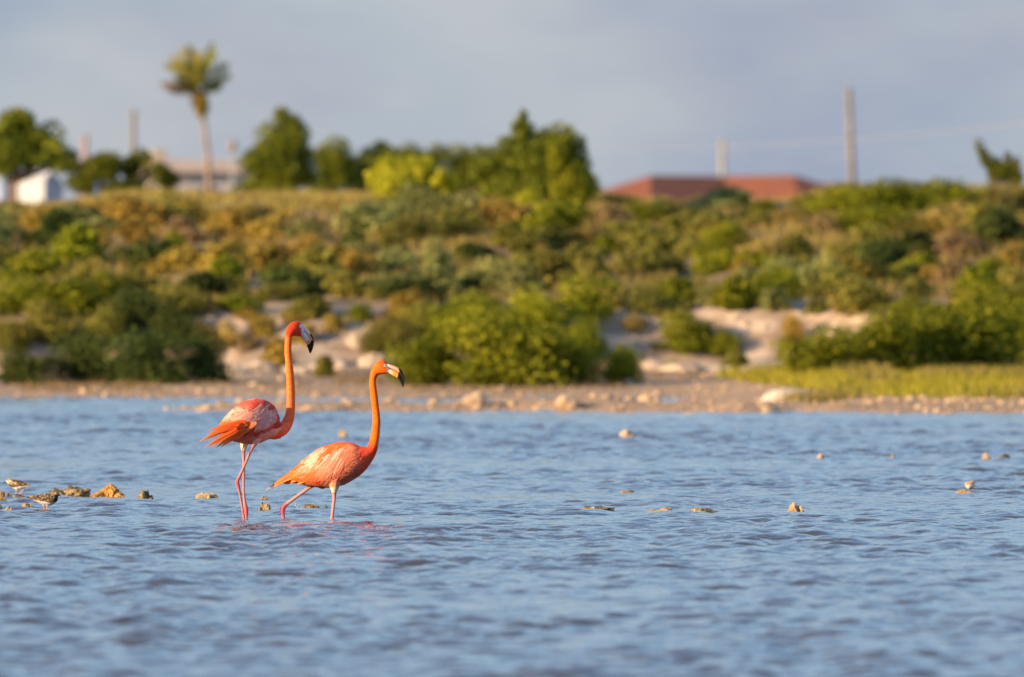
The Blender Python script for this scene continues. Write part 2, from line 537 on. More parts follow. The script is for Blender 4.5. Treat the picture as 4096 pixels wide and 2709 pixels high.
water_rock(786, 872, 1977, 1998, M_ROCK, 'low tan rock in the water between the pointed ochre rock and the flamingos', 8, flat=0.5)
water_rock(1023, 1093, 2012, 2040, M_ROCK_WET, 'dark knobbly rock between the legs of the two flamingos', 9, rough=0.42, freq=2.3)
water_rock(1203, 1282, 2020, 2040, M_ROCK_WET, 'smooth rounded rock awash under the walking flamingo', 10, rough=0.12)
water_rock(1282, 1340, 2024, 2040, M_ROCK_WET, 'small rough rock behind the straight leg of the walking flamingo', 12, rough=0.4, freq=2.4)
water_rock(1036, 1070, 1990, 2000, M_ROCK, 'tiny flat tan stone in the water behind the flamingos', 13, flat=0.4)
water_rock(-20, 38, 1968, 1993, M_ROCK, 'pale tan boulder beside the walking turnstone', 14, rough=0.25)
water_rock(40, 98, 1981, 1993, M_ROCK_WET, 'flat dark rock under the feet of the walking turnstone', 15, flat=0.3, rough=0.2)
water_rock(-30, 27, 1990, 2010, M_ROCK_OCHRE, 'brown ochre rock below the pale tan boulder', 16, rough=0.3)
water_rock(-30, 16, 2020, 2045, M_ROCK_WET, 'dark wet rock beside a flat tan slab', 17)
water_rock(12, 62, 2032, 2047, M_ROCK, 'flat tan slab touching a dark wet rock', 18, flat=0.4)
water_rock(86, 134, 2018, 2032, M_ROCK, 'half sunk tan stone behind the wading turnstone', 19, flat=0.3)
water_rock(116, 214, 2043, 2052, M_ROCK_WET, 'flat sunken stone that the wading turnstone stands on', 20, flat=0.3, rough=0.15)
water_rock(2320, 2448, 2028, 2045, M_ROCK_WET, 'low dark crusted rock alone in open water', 21, flat=0.5, rough=0.45, freq=2.6)
water_rock(2590, 2702, 2036, 2049, M_ROCK, 'long flat reddish tan rock barely above the water', 22, flat=0.25, rough=0.3, freq=2.4)
water_rock(2755, 2872, 2036, 2049, M_ROCK_WET, 'flat dark rock ending in a pale lump', 23, flat=0.25, rough=0.35, freq=2.4)
water_rock(3150, 3220, 2015, 2049, M_ROCK, 'upright pitted tan rock standing highest in open water', 24, rough=0.42, freq=2.2)
water_rock(3808, 3906, 1964, 1978, M_ROCK_OCHRE, 'flat orange rock under the small sandpiper', 25, flat=0.3, rough=0.3)
water_rock(2476, 2556, 1965, 1975, M_ROCK, 'sunken brownish rock showing as a thin line', 26, flat=0.2)
water_rock(2466, 2546, 1722, 1754, M_STONE, 'pale orange stone alone in the water before the stony spit', 27, rough=0.25)
water_rock(3264, 3300, 1816, 1838, M_STONE, 'small tan stone far out in open water', 28, sub=3)
water_rock(3554, 3584, 1820, 1838, M_ROCK_WET, 'small dark stone far out in open water', 29, sub=3)
water_rock(3924, 3970, 1813, 1837, M_STONE, 'tan stone in far water, larger of a close pair', 30, sub=3)
water_rock(3992, 4046, 1819, 1837, M_ROCK_WET, 'brown stone in far water, flatter of a close pair', 31, sub=3)
water_rock(1348, 1388, 1722, 1752, M_ROCK, 'brownish stone in the water between the flamingos and the spit', 32, sub=3)

# stones of the spit and the beach
stone_me = [rock_mesh('shore_stone', 40 + i, 2, 0.28, M_STONE) for i in range(8)]
def shore_stone(px, py, w, h, label, group, me=None):
    Y = row_depth(py)
    s = Y / FPX
    x = (px - 2048) * s
    o = link('stone', me or random.choice(stone_me))
    z = max(ground_z(x, Y), -0.1)
    o.scale = (w * s / 2, w * s / 2 * random.uniform(0.6, 1.0), max(h * s * 0.5, 0.02))
    o.rotation_euler = (0, 0, random.uniform(0, 6.28))
    o.location = (x, Y, z + o.scale[2] * 0.34)
    return tag(o, label, 'stone', group)
GS = 'stones along the spit'
for px, py, w, h in [(90, 1655, 60, 26), (150, 1652, 70, 36), (205, 1650, 40, 26), (270, 1645, 80, 34), (320, 1650, 60, 28), (355, 1648, 50, 26),
                     (430, 1652, 72, 50), (515, 1650, 52, 40), (240, 1600, 44, 24), (310, 1605, 40, 22), (700, 1652, 76, 40), (740, 1655, 50, 30)]:
    shore_stone(px, py, w, h, 'brown stone standing in the shallows off the end of the stony spit', 'stones off the end of the spit')
for px, py, w, h in [(830, 1650, 150, 36), (900, 1652, 130, 34), (1250, 1648, 110, 38), (1330, 1640, 70, 50), (1440, 1650, 130, 34), (1560, 1652, 110, 36),
                     (1690, 1652, 140, 40), (1800, 1654, 160, 44), (1900, 1645, 110, 70), (1960, 1652, 130, 50), (2160, 1650, 110, 74), (2270, 1648, 100, 80),
                     (2400, 1654, 150, 48), (2520, 1656, 120, 56), (2590, 1640, 100, 80), (2650, 1656, 90, 40), (2760, 1655, 130, 60), (2700, 1640, 90, 50), (2830, 1655, 80, 40)]:
    shore_stone(px, py, w, h, 'large sunlit tan stone in the low stony spit along the water', GS)
for i in range(105):
    px = random.uniform(780, 2950)
    shore_stone(px, random.uniform(1622, 1658), random.uniform(24, 66), random.uniform(12, 34), 'small pebble like stone scattered on the low stony spit', 'small stones on the spit')
for i in range(62):
    px = random.uniform(2900, 4120)
    shore_stone(px, random.uniform(1628, 1660), random.uniform(22, 56), random.uniform(10, 26), 'small pinkish stone on the beach below the green grass', 'small stones below the grass')
for i in range(48):
    px = random.uniform(-20, 2900)
    shore_stone(px, random.uniform(1556, 1596), random.uniform(24, 70), random.uniform(12, 32), 'stone on the narrow beach between the lagoon and the bank', 'stones on the beach under the bank')
# gravel of the spit and beach: too fine to count
def gravel(n, seed):
    r = np.random.default_rng(seed)
    X = r.uniform(-7, 9.5, n); Y = np.where(r.random(n) < 0.7, r.uniform(139, 147.5, n), r.uniform(158.5, 169, n))
    Z = terrain(X, Y); k = (Z > -0.04) & (r.random(n) < 0.35 + 0.9 * (VN2(X * 1.1, Y * 0.6) + 0.5))
    X, Y, Z = X[k], Y[k], Z[k]; n = len(X)
    base = np.array([(1, 0, 0), (0, 1, 0), (-1, 0, 0), (0, -1, 0), (0, 0, 0.8), (0, 0, -0.8)], float)
    B = base[None] * r.uniform(0.6, 1.3, (n, 6, 1)) * (r.uniform(0.012, 0.038, n))[:, None, None]
    a = r.uniform(0, 6.28, n); ca, sa = np.cos(a)[:, None], np.sin(a)[:, None]
    V = np.stack([B[..., 0] * ca - B[..., 1] * sa, B[..., 0] * sa + B[..., 1] * ca, B[..., 2]], -1) + np.stack([X, Y, Z + 0.012], 1)[:, None]
    F = np.array([(0, 1, 4), (1, 2, 4), (2, 3, 4), (3, 0, 4), (1, 0, 5), (2, 1, 5), (3, 2, 5), (0, 3, 5)])
    F = (F[None] + 6 * np.arange(n)[:, None, None]).reshape(-1, 3)
    o = link('gravel', make_mesh('gravel', V.reshape(-1, 3), F, [M_STONE], True))
    tag(o, 'tan gravel and pebbles strewn along the shore and the spit', 'gravel', None, 'stuff')
gravel(3000, 61)
# white boulder in the grass
p = hit(3125, 1606)
o = link('boulder', rock_mesh('boulder', 77, 4, 0.22, noise_mix_mat('white_stone', (0.45, 0.36, 0.28), (0.70, 0.60, 0.49), 6, 0.9, bump=0.4)))
s = p.y / FPX
o.scale = (85 * s, 60 * s, 34 * s); o.location = p + Vector((0, 0, 14 * s)); o.rotation_euler = (0, R(-8), 0)
tag(o, 'white sunlit boulder at the edge of the green grass', 'boulder')

# pale limestone blocks of the bank
lime_mat = noise_mix_mat('limestone', (0.32, 0.245, 0.18), (0.53, 0.42, 0.325), 2.5, 0.95, 5, c3=(0.36, 0.27, 0.20), scale3=1.2, bump=0.6)
lime_me = [rock_mesh('limestone_block', 90 + i, 3, 0.22, lime_mat) for i in range(5)]
for px, py, w, h in [(700, 1330, 170, 80), (820, 1320, 180, 70), (960, 1310, 150, 60), (1440, 1400, 150, 130), (1500, 1470, 130, 110), (1360, 1480, 110, 80), (930, 1500, 110, 70),
                     (1040, 1480, 130, 70), (1180, 1500, 120, 70), (1260, 1490, 100, 60), (1340, 1400, 120, 80), (2420, 1290, 170, 80), (2520, 1290, 180, 80), (2600, 1330, 150, 110), (2580, 1420, 130, 90), (2960, 1300, 130, 90),
                     (3000, 1350, 110, 120), (3070, 1360, 90, 110), (3160, 1270, 170, 70), (3270, 1270, 130, 70), (3300, 1370, 120, 90), (2620, 1480, 150, 80), (2740, 1490, 170, 80), (2880, 1500, 160, 70), (3020, 1500, 160, 70),
                     (90, 1085, 120, 70), (3280, 1050, 200, 60), (3180, 1075, 150, 50), (60, 1490, 220, 90), (170, 1470, 120, 70), (1560, 1300, 120, 70)]:
    p = hit(px, py)
    if p is None: continue
    s = p.y / FPX
    o = link('limestone_block', random.choice(lime_me))
    o.scale = (w * s / 1.8, w * s / 1.6, h * s * 0.55)
    o.rotation_euler = (0, 0, random.uniform(0, 6.28))
    o.location = p + Vector((0, 0.35, -h * s * 0.05))
    low = py > 1100
    place = ('by the grey sand' if px < 300 else 'just past the shaded thicket' if px < 1000 else 'behind the little dry shrubs' if px < 1300 else 'where the lagoon thicket begins' if px < 1700
             else 'above the round bright shrub' if px < 2700 and py < 1440 else 'low down past the round bright shrub' if py >= 1440 else 'behind the dry orange shrub' if px > 2930 else 'near the leafy shrub')
    tag(o, 'weathered pale limestone block in the bank ' + place if low else 'pale limestone patch showing between shrubs high on the slope', 'rock',
        'limestone blocks in the bank' if low else 'limestone patches on the slope')

# ------------------------------------------------------------------ foliage
def leaf_cloud(n, lobes, size, r, flat=0.0, up=0.3):
    """small leaf quads spread through a set of ellipsoid lobes"""
    lobes = [(np.array(c, float), np.array(rd, float)) for c, rd in lobes]
    vol = np.array([np.prod(rd) ** 0.67 for c, rd in lobes]); vol /= vol.sum()
    idx = r.choice(len(lobes), n, p=vol)
    C = np.array([c for c, _ in lobes])[idx]; RD = np.array([d for _, d in lobes])[idx]
    d = r.normal(size=(n, 3)); d /= np.linalg.norm(d, axis=1)[:, None]
    rad = r.random(n) ** 0.33
    rad = 0.35 + 0.72 * rad * (0.85 + 0.3 * r.random(n))
    P = C + RD * d * rad[:, None]
    nrm = d + r.normal(scale=0.7, size=(n, 3)) + np.array([0, 0, up]); nrm /= np.linalg.norm(nrm, axis=1)[:, None]
    a = np.cross(nrm, r.normal(size=(n, 3))); a /= np.linalg.norm(a, axis=1)[:, None]
    b_ = np.cross(nrm, a)
    s = size * r.uniform(0.6, 1.4, n)[:, None]
    V = np.stack([P - a * s, P + b_ * s * 0.45 + a * s * 0.1, P + a * s, P - b_ * s * 0.45 + a * s * 0.1], 1).reshape(-1, 3)
    F = np.arange(n * 4).reshape(n, 4)
    tone = np.clip(r.normal(0.5, 0.24, n) + 0.25 * (idx % 3 - 1), 0, 1)
    return V, F, np.repeat(tone, 4)

def bush_mesh(seed, n=1100, lobes=9, size=0.06, spiky=False):
    r = np.random.default_rng(seed)
    L = []
    for i in range(lobes):
        a = r.uniform(0, 2 * math.pi); q = r.uniform(0, 0.33)
        h = r.uniform(0.12, 0.62) * (1 - q * 0.7)
        k = r.uniform(0.14, 0.26)
        L.append(((q * math.cos(a), q * math.sin(a), h), (k, k, k * r.uniform(0.7, 1.1))))
    L.append(((0, 0, 0.2), (0.36, 0.36, 0.22)))
    V, F, T = leaf_cloud(n, L, size, r)
    V[:, 2] = np.maximum(V[:, 2], -0.05)
    # stems from the root to the lobes
    mb = MB()
    for c, rd in L[:6]:
        c = np.array(c)
        mb.tube([(0, 0, -0.05), tuple(c * 0.5 + r.normal(scale=0.02, size=3)), tuple(c)], [0.02, 0.013, 0.006], 5)
    nv = len(V)
    faces = [tuple(f) for f in F] + [tuple(i + nv for i in f) for f in mb.f]
    fm = [0] * len(F) + [1] * len(mb.f)
    me = make_mesh('bush', np.concatenate([V, np.array(mb.v)]), faces, [M_LEAF['green'], M_BARK], False,
                   np.concatenate([T, np.full(len(mb.v), 0.3)]), fm)
    return me
BUSH = [bush_mesh(200 + i, 1300, 8 + i % 4, 0.045 + 0.012 * (i % 3)) for i in range(10)]
BUSH_BIG = [bush_mesh(300 + i, 5200, 24, 0.028) for i in range(4)]

KIND_WORD = {'green': 'leafy green', 'bright': 'bright yellow green', 'olive': 'olive green', 'dark': 'dark green', 'orange': 'dry orange',
             'greygreen': 'pale grey green', 'tan': 'straw coloured', 'brown': 'bare brown'}
def bush(px, py, w, h, kind, label, group=None, big=False, Y=None, name='shrub'):
    if Y is None:
        p = hit(px, py)
        if p is None: return None
    else:
        p = at(px, py, Y)
    s = p.y / FPX
    o = link(name, random.choice(BUSH_BIG if big else BUSH))
    o.material_slots[0].link = 'OBJECT'
    o.material_slots[0].material = M_LEAF[kind]
    o.scale = (w * s, w * s * random.uniform(0.8, 1.1), h * s * 1.22)
    o.rotation_euler = (0, 0, random.uniform(0, 6.28))
    o.location = p + Vector((0, 0.1, -0.03))
    return tag(o, label, 'shrub', group)

# shrubs that stand out
for px, py, w, h, k, lab in [
    (3290, 1510, 480, 230, 'green', 'green shrub nosing out over the pebbles beside the shore grass'),
    (3560, 1505, 640, 330, 'green', 'wide green shrub on the bank behind the shore grass, next to the nosing one'),
    (3870, 1500, 720, 380, 'green', 'broadest tall green shrub behind the yellow green shore grass'),
    (4100, 1485, 460, 330, 'green', 'tall green shrub cut off by the frame behind the shore grass'),
    (3680, 1330, 460, 170, 'green', 'green shrub topping the shrub thicket behind the shore grass'),
    (3990, 1290, 420, 170, 'green', 'green shrub topped by grey twigs above the shore grass thicket'),
    (1720, 1542, 440, 270, 'green', 'green shrub beside bare limestone where the lagoon thicket begins'),
    (2000, 1545, 620, 340, 'green', 'broad green shrub at the foot of the bank, widest in the lagoon thicket'),
    (2240, 1536, 440, 260, 'green', 'green shrub with brown twigs at the foot of the bank by the lagoon'),
    (2495, 1532, 220, 180, 'bright', 'round bright green shrub at the foot of the bank, alone beside bare limestone'),
    (1900, 1370, 520, 230, 'green', 'green shrub high in the thicket by the lagoon'),
    (2140, 1360, 420, 240, 'bright', 'shrub topped with yellow leaves in the thicket by the lagoon'),
    (2330, 1450, 230, 200, 'green', 'green shrub sloping down to the bare limestone beside the thicket'),
    (1690, 1340, 250, 160, 'olive', 'olive shrub growing over the edge of the bank above the lagoon thicket'),
    (2750, 1420, 310, 190, 'green', 'leafy green shrub growing on the bare limestone face of the bank'),
    (2900, 1430, 190, 130, 'green', 'small green shrub leaning against the leafy one on the limestone face'),
    (3170, 1400, 130, 190, 'orange', 'dry orange shrub standing in front of the bare limestone face'),
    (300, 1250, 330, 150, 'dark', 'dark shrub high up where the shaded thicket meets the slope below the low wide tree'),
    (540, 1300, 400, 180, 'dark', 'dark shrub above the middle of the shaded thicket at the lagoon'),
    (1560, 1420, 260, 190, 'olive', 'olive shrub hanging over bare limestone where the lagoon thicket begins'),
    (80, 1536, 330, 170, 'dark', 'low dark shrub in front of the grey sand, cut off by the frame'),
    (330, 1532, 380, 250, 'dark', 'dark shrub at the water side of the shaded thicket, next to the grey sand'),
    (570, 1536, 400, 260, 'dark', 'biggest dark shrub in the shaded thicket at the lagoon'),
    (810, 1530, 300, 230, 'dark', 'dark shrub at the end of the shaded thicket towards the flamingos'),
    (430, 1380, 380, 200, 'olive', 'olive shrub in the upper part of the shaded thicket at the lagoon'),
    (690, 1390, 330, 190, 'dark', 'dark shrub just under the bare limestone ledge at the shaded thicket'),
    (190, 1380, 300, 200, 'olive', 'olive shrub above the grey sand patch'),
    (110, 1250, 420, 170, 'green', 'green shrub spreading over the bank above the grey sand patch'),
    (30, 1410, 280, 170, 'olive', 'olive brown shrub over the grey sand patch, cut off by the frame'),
]:
    bush(px, py, w, h, k, lab, None, True)
for px, py, w, h, k in [(1100, 1460, 170, 140, 'orange'), (880, 1410, 190, 150, 'tan'), (1210, 1380, 150, 110, 'orange'), (1060, 1350, 150, 120, 'orange'),
                        (1300, 1510, 130, 110, 'olive'), (980, 1420, 150, 110, 'brown'), (1330, 1350, 160, 110, 'orange'), (2700, 1290, 160, 60, 'tan')]:
    bush(px, py, w, h, k, KIND_WORD[k] + ' little shrub rooted on the bare limestone face of the bank', KIND_WORD[k] + ' shrubs on the limestone face')

for i in range(20):
    px = random.choice([random.uniform(640, 1560), random.uniform(640, 1560), random.uniform(2330, 3320)])
    py = random.uniform(1275, 1500); w = random.uniform(80, 190); h = w * random.uniform(0.4, 0.8); k = random.choice(['orange', 'brown', 'tan', 'olive', 'brown', 'orange'])
    bush(px, py, w, h, k, KIND_WORD[k] + ' little shrub rooted on the bare limestone face of the bank', KIND_WORD[k] + ' shrubs on the limestone face')

def pick(px, py):
    if py < 870 and px < 1500: t_ = dict(tan=.62, orange=.2, olive=.18)
    elif py < 960 and px > 3300: t_ = dict(green=.55, olive=.25, tan=.2)
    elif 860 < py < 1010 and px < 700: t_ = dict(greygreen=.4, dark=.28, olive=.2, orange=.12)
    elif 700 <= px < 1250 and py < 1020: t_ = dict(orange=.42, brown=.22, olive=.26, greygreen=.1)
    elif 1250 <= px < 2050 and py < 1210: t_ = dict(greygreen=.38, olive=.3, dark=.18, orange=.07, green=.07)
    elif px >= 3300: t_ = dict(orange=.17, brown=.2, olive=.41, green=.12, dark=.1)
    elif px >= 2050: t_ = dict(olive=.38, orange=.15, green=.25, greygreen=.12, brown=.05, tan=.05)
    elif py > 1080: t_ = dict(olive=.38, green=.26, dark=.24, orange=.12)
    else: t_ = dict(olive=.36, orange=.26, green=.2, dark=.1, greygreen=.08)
    ks = list(t_)
    return random.choices(ks, [t_[k] for k in ks])[0]
LANDMARKS = [(300, 'the blue shed'), (700, 'the low wide tree'), (950, 'the palm tree'), (1250, 'the conical tree'), (1450, 'the small round tree'), (1850, 'the yellow green tree'), (2380, 'the tallest tree'),
             (2900, 'the dark roof slope'), (3200, 'the bright roof slope'), (3560, 'the tall leaning pole'), (3850, 'the crest shrubs'), (9999, 'the spiky bush')]
def below(px): return next(n for x, n in LANDMARKS if px < x)
nb = 0
for j, py in enumerate(np.arange(846, 1262, 46)):
    x = -120 + (j % 2) * 90
    while x < 4230:
        px = x + random.uniform(-60, 60); yy = py + random.uniform(-26, 26)
        k = pick(px, yy)
        w = random.uniform(130, 330); h = w * random.uniform(0.42, 0.66)
        if k in ('tan',): h *= 0.8
        if yy < 905: h *= 0.6
        zone = 'high on the slope' if yy < 920 else ('halfway up the slope' if yy < 1090 else 'low on the slope')
        size = 'small' if w < 205 else ('wide' if w > 270 else 'medium')
        lab = size + ' ' + KIND_WORD[k] + ' shrub ' + zone + ' below ' + below(px)
        bush(px, yy, w, h, k, lab, KIND_WORD[k] + ' shrubs ' + zone + ' below ' + below(px))
        nb += 1
        x += random.uniform(130, 235)
print('slope shrubs', nb)

# grass: too many blades to count
def grass(name, pts, hmin, hmax, kind, label, wid=0.008, seed=1, lean=0.25):
    r = np.random.default_rng(seed)
    n = len(pts)
    P = np.array(pts)
    H = r.uniform(hmin, hmax, n)
    a = r.uniform(0, 2 * math.pi, n)
    sd = np.stack([np.cos(a), np.sin(a), np.zeros(n)], 1) * wid
    tip = P + np.stack([r.normal(0, lean, n) * H, r.normal(0, lean, n) * H, H], 1)
    mid = P * 0.5 + tip * 0.5 + np.stack([np.zeros(n), np.zeros(n), H * 0.08], 1)
    V = np.stack([P - sd, P + sd, mid + sd * 0.7, tip, mid - sd * 0.7], 1).reshape(-1, 3)
    F = np.arange(n * 5).reshape(n, 5)
    T = np.repeat(np.clip(r.normal(0.5, 0.25, n), 0, 1), 5)
    o = link(name, make_mesh(name, V, F, [M_LEAF[kind]], False, T))
    return tag(o, label, 'grass', None, 'stuff')
def scatter(n, x0, x1, y0, y1, seed, cond=None):
    r = np.random.default_rng(seed)
    X = r.uniform(x0, x1, n); Y = r.uniform(y0, y1, n)
    Z = terrain(X, Y)
    m = np.ones(n, bool) if cond is None else cond(X, Y, Z, r)
    return np.stack([X[m], Y[m], Z[m] - 0.01], 1)
edge = lambda X, Y: Y - (146.5 + 3.0 * VN(X * 0.8, X * 0 + 4) - 0.4 * np.clip(X - 3, 0, 6) + 14 * np.clip(4.6 - X, 0, 2))
grass('shore_grass', scatter(60000, 2.5, 10.5, 143, 170, 3, lambda X, Y, Z, r: (edge(X, Y) > r.uniform(0, 4, len(X))) & (VN(X * 1.3, Y * 0.5) > r.uniform(-0.6, 0.2, len(X)))), 0.04, 0.20, 'grass',
      'yellow green grass growing along the pebbly shore', 0.012, 5)
grass('shore_grass', scatter(42000, 3.5, 10.5, 147, 169, 8, lambda X, Y, Z, r: VN2(X * 0.8, Y * 0.3) + 0.22 * (X - 6.5) / 4 > 0.06), 0.08, 0.30, 'tan',
      'dry tan grass standing among the green grass of the shore', 0.010, 6)
grass('dry_grass', scatter(70000, -13, 13, 177, 222, 9, lambda X, Y, Z, r: (VN2(X * 0.6, Y * 0.3) > -0.12)), 0.08, 0.26, 'tan',
      'dry straw coloured grass covering the slope between the shrubs', 0.012, 7)
grass('dry_grass', scatter(26000, -14, 3, 208, 226, 12), 0.06, 0.22, 'tan', 'tall straw coloured grass along the top of the slope', 0.012, 8)
grass('beach_weed', scatter(9000, -12, 3, 163, 172, 14, lambda X, Y, Z, r: VN2(X * 0.9, Y * 0.6) > 0.05), 0.03, 0.12, 'brown', 'low brown weed at the foot of the bank', 0.012, 9)

# ------------------------------------------------------------------ trees on the crest
def tree(name, label, cat, px, py_base, Y, lobes, n, kind, leaf=0.05, trunk_r=0.06, group=None, seed=1, skirt=()):
    """lobes given as (photo x, photo y, half width px, half height px)"""
    r = np.random.default_rng(seed)
    s = Y / FPX
    b0 = at(px, py_base, Y)
    zg = ground_z(b0.x, Y)
    root = empty(name, (b0.x, Y, zg))
    L = []
    for (lx, ly, hw, hh) in lobes:
        c = at(lx, ly, Y) - Vector((b0.x, Y, zg))
        c.y += r.uniform(-0.3, 0.3) * hw * s
        L.append((tuple(c), (hw * s, hw * s * 0.9, hh * s)))
    for (lx, ly, hw, hh) in skirt:
        c = at(lx, ly, Y) - Vector((b0.x, Y, zg))
        L.append((tuple(c), (hw * s, hw * s * 0.8, hh * s)))
    L2 = []
    for c, rd in L:       # break every lobe into clumps
        m = 10
        for i in range(m):
            d = r.normal(size=3); d /= np.linalg.norm(d)
            k = r.uniform(0.34, 0.56)
            L2.append((np.array(c) + np.array(rd) * d * r.uniform(0.35, 0.78), np.array(rd) * k))
    V, F, T = leaf_cloud(n, L2, leaf, r)
    link('crown', make_mesh('crown', V, F, [M_LEAF[kind]], False, T), root)
    mb = MB()
    top = max(c[2] for c, _ in L)
    fork = (r.uniform(-0.05, 0.05), r.uniform(-0.05, 0.05), top * 0.42)
    mb.tube([(0, 0, -0.1), (fork[0] * 0.4, 0, fork[2] * 0.5), fork], [trunk_r, trunk_r * 0.8, trunk_r * 0.65], 8)
    for c, rd in L:
        c = np.array(c); f_ = np.array(fork)
        mb.tube([tuple(f_), tuple(f_ * 0.5 + c * 0.5 + r.normal(scale=0.05, size=3)), tuple(c), tuple(c + np.array(rd) * [0.2, 0.1, 0.6])],
                [trunk_r * 0.6, trunk_r * 0.4, trunk_r * 0.25, trunk_r * 0.1], 6)
    mb.build('trunk', M_BARK, root, True)
    return tag(root, label, cat, group)

tree('broad_tree', 'broad dark tree shading the blue shed on top of the slope', 'tree', 60, 800, 280,
     [(40, 560, 130, 110), (150, 590, 110, 100), (230, 620, 80, 70), (60, 490, 70, 60), (130, 480, 50, 55), (-40, 600, 120, 130), (130, 640, 120, 45), (270, 650, 50, 40)], 14000, 'tree', 0.06, 0.12, seed=1)
tree('low_tree', 'low wide green tree between the white shed and the flat roofed house', 'tree', 480, 800, 270,
     [(340, 690, 90, 60), (450, 670, 100, 75), (560, 670, 90, 70), (640, 690, 70, 60), (400, 650, 70, 40), (690, 710, 40, 40)], 11000, 'tree', 0.05, 0.07, seed=2, skirt=[(330, 750, 80, 50), (450, 760, 110, 50), (580, 760, 110, 50), (680, 750, 50, 40)])
tree('conical_tree', 'tall conical tree with a pointed top next to the flat roofed house', 'tree', 1120, 790, 300,
     [(1100, 660, 130, 80), (1130, 570, 112, 100), (1125, 500, 76, 80), (1160, 560, 80, 90), (1025, 670, 70, 70), (1200, 640, 70, 70), (1125, 455, 24, 30), (1070, 600, 60, 60), (1060, 720, 100, 40)], 15000, 'tree', 0.055, 0.1, seed=3, skirt=[(1010, 760, 80, 50), (1110, 760, 110, 60), (1210, 740, 80, 70)])
tree('round_tree', 'small round tree beside the tall conical tree', 'tree', 1340, 790, 310,
     [(1330, 630, 85, 80), (1370, 660, 60, 60), (1295, 650, 50, 50)], 6500, 'tree', 0.05, 0.06, seed=4, skirt=[(1290, 730, 60, 70), (1370, 730, 70, 70), (1330, 700, 70, 60)])
tree('dark_tree', 'dark shaded tree in the gap between the round tree and the yellow green one', 'tree', 1500, 790, 330,
     [(1480, 640, 70, 70), (1530, 610, 50, 50), (1440, 690, 60, 60), (1580, 650, 80, 60)], 7000, 'dark', 0.06, 0.07, seed=5, skirt=[(1440, 750, 70, 60), (1520, 730, 80, 80)])
tree('dark_tree', 'dark green tree rising behind the yellow green one', 'tree', 1750, 790, 320,
     [(1640, 640, 90, 60), (1740, 625, 90, 60), (1830, 660, 70, 80), (1870, 690, 70, 100), (1900, 740, 70, 80), (1560, 640, 80, 60)], 11000, 'tree', 0.055, 0.08, seed=6, skirt=[(1840, 760, 90, 70), (1760, 740, 90, 80)])
tree('yellow_green_tree', 'bright yellow green bushy tree glowing in the sun', 'tree', 1640, 800, 214,
     [(1570, 690, 80, 70), (1660, 690, 90, 75), (1750, 720, 80, 70), (1600, 750, 110, 50), (1500, 720, 40, 50)], 11000, 'yellow', 0.045, 0.06, seed=7, skirt=[(1560, 780, 90, 40), (1680, 785, 110, 40), (1770, 775, 60, 50)])
tree('tall_tree', 'tallest leafy tree with a pointed top and a rounded shoulder', 'tree', 2130, 880, 212,
     [(2090, 520, 54, 74), (2080, 600, 120, 90), (2215, 560, 115, 90), (2290, 650, 95, 110), (1975, 690, 125, 110), (2120, 720, 150, 120), (2260, 770, 125, 130),
      (2090, 465, 24, 30), (2330, 750, 65, 110), (1930, 650, 70, 70), (2150, 640, 130, 100), (2180, 700, 130, 110)], 26000, 'tree', 0.045, 0.1, seed=8,
     skirt=[(1960, 790, 100, 60), (2080, 830, 120, 70), (2200, 850, 110, 70), (2310, 850, 85, 80)])
tree('vine_tree', 'pale green creeper covered tree standing in front of the tallest one', 'tree', 2270, 900, 207,
     [(2250, 690, 60, 90), (2280, 780, 80, 90), (2290, 880, 85, 80), (2220, 620, 40, 50)], 7000, 'green', 0.045, 0.06, seed=9)
bush(2115, 830, 130, 90, 'yellow', 'small golden yellow shrub at the foot of the tallest tree', None, True, 205)
bush(1980, 880, 200, 80, 'tan', 'straw coloured shrub at the foot of the tallest tree', None, True)
# green hedge of shrubs along the crest in front of the red roof
for i, (px, py, w, h, k) in enumerate([(2480, 850, 260, 90, 'olive'), (2640, 870, 280, 80, 'greygreen'), (2560, 900, 300, 110, 'green'), (2800, 890, 260, 80, 'tan'), (3000, 900, 260, 80, 'olive'), (3180, 890, 240, 80, 'tan'),
                        (3380, 860, 340, 150, 'green'), (3560, 870, 420, 180, 'green'), (3780, 850, 420, 160, 'green'), (3960, 860, 300, 150, 'tan'), (4080, 840, 240, 130, 'olive'), (2910, 1000, 260, 140, 'bright'), (3480, 950, 420, 150, 'green'), (3760, 940, 400, 150, 'olive')]):
    bush(px, py, w, h, k, KIND_WORD[k] + ' shrub along the crest below the red roofed house', KIND_WORD[k] + ' shrubs below the red roof', True)
# spiky upright plant
def spiky():
    Y = 222.0; s = Y / FPX
    b0 = at(4010, 760, Y); zg = ground_z(b0.x, Y)
    root = empty('spiky_bush', (b0.x, Y, zg))
    r = np.random.default_rng(51)
    mb = MB(); Vs, Fs, Ts = [], [], []
    tips = [(3905, 560), (3945, 610), (3985, 640), (4030, 615), (4060, 650), (4090, 690), (4015, 660), (3960, 680), (4075, 640)]
    no = 0
    for tx, ty in tips:
        p = at(tx, ty, Y) - Vector((b0.x, Y, zg))
        mb.tube([(0, 0, -0.05), (p.x * 0.6, r.uniform(-.1, .1), p.z * 0.6), tuple(p)], [0.03, 0.02, 0.006], 5)
        V, F, T = leaf_cloud(260, [((p.x * q, p.y * q, p.z * q), (0.10, 0.10, 0.16)) for q in (0.65, 0.75, 0.85)] + [((p.x * .95, p.y * .95, p.z * .95), (0.05, 0.05, 0.1))], 0.04, r)
        Vs.append(V); Fs.append(F + no); Ts.append(T); no += len(V)
    link('foliage', make_mesh('foliage', np.concatenate(Vs), np.concatenate(Fs), [M_LEAF['tree']], False, np.concatenate(Ts)), root)
    mb.build('stem', M_BARK, root, True)
    tag(root, 'spiky upright green bush poking into the sky at the edge of the crest', 'bush')
spiky()

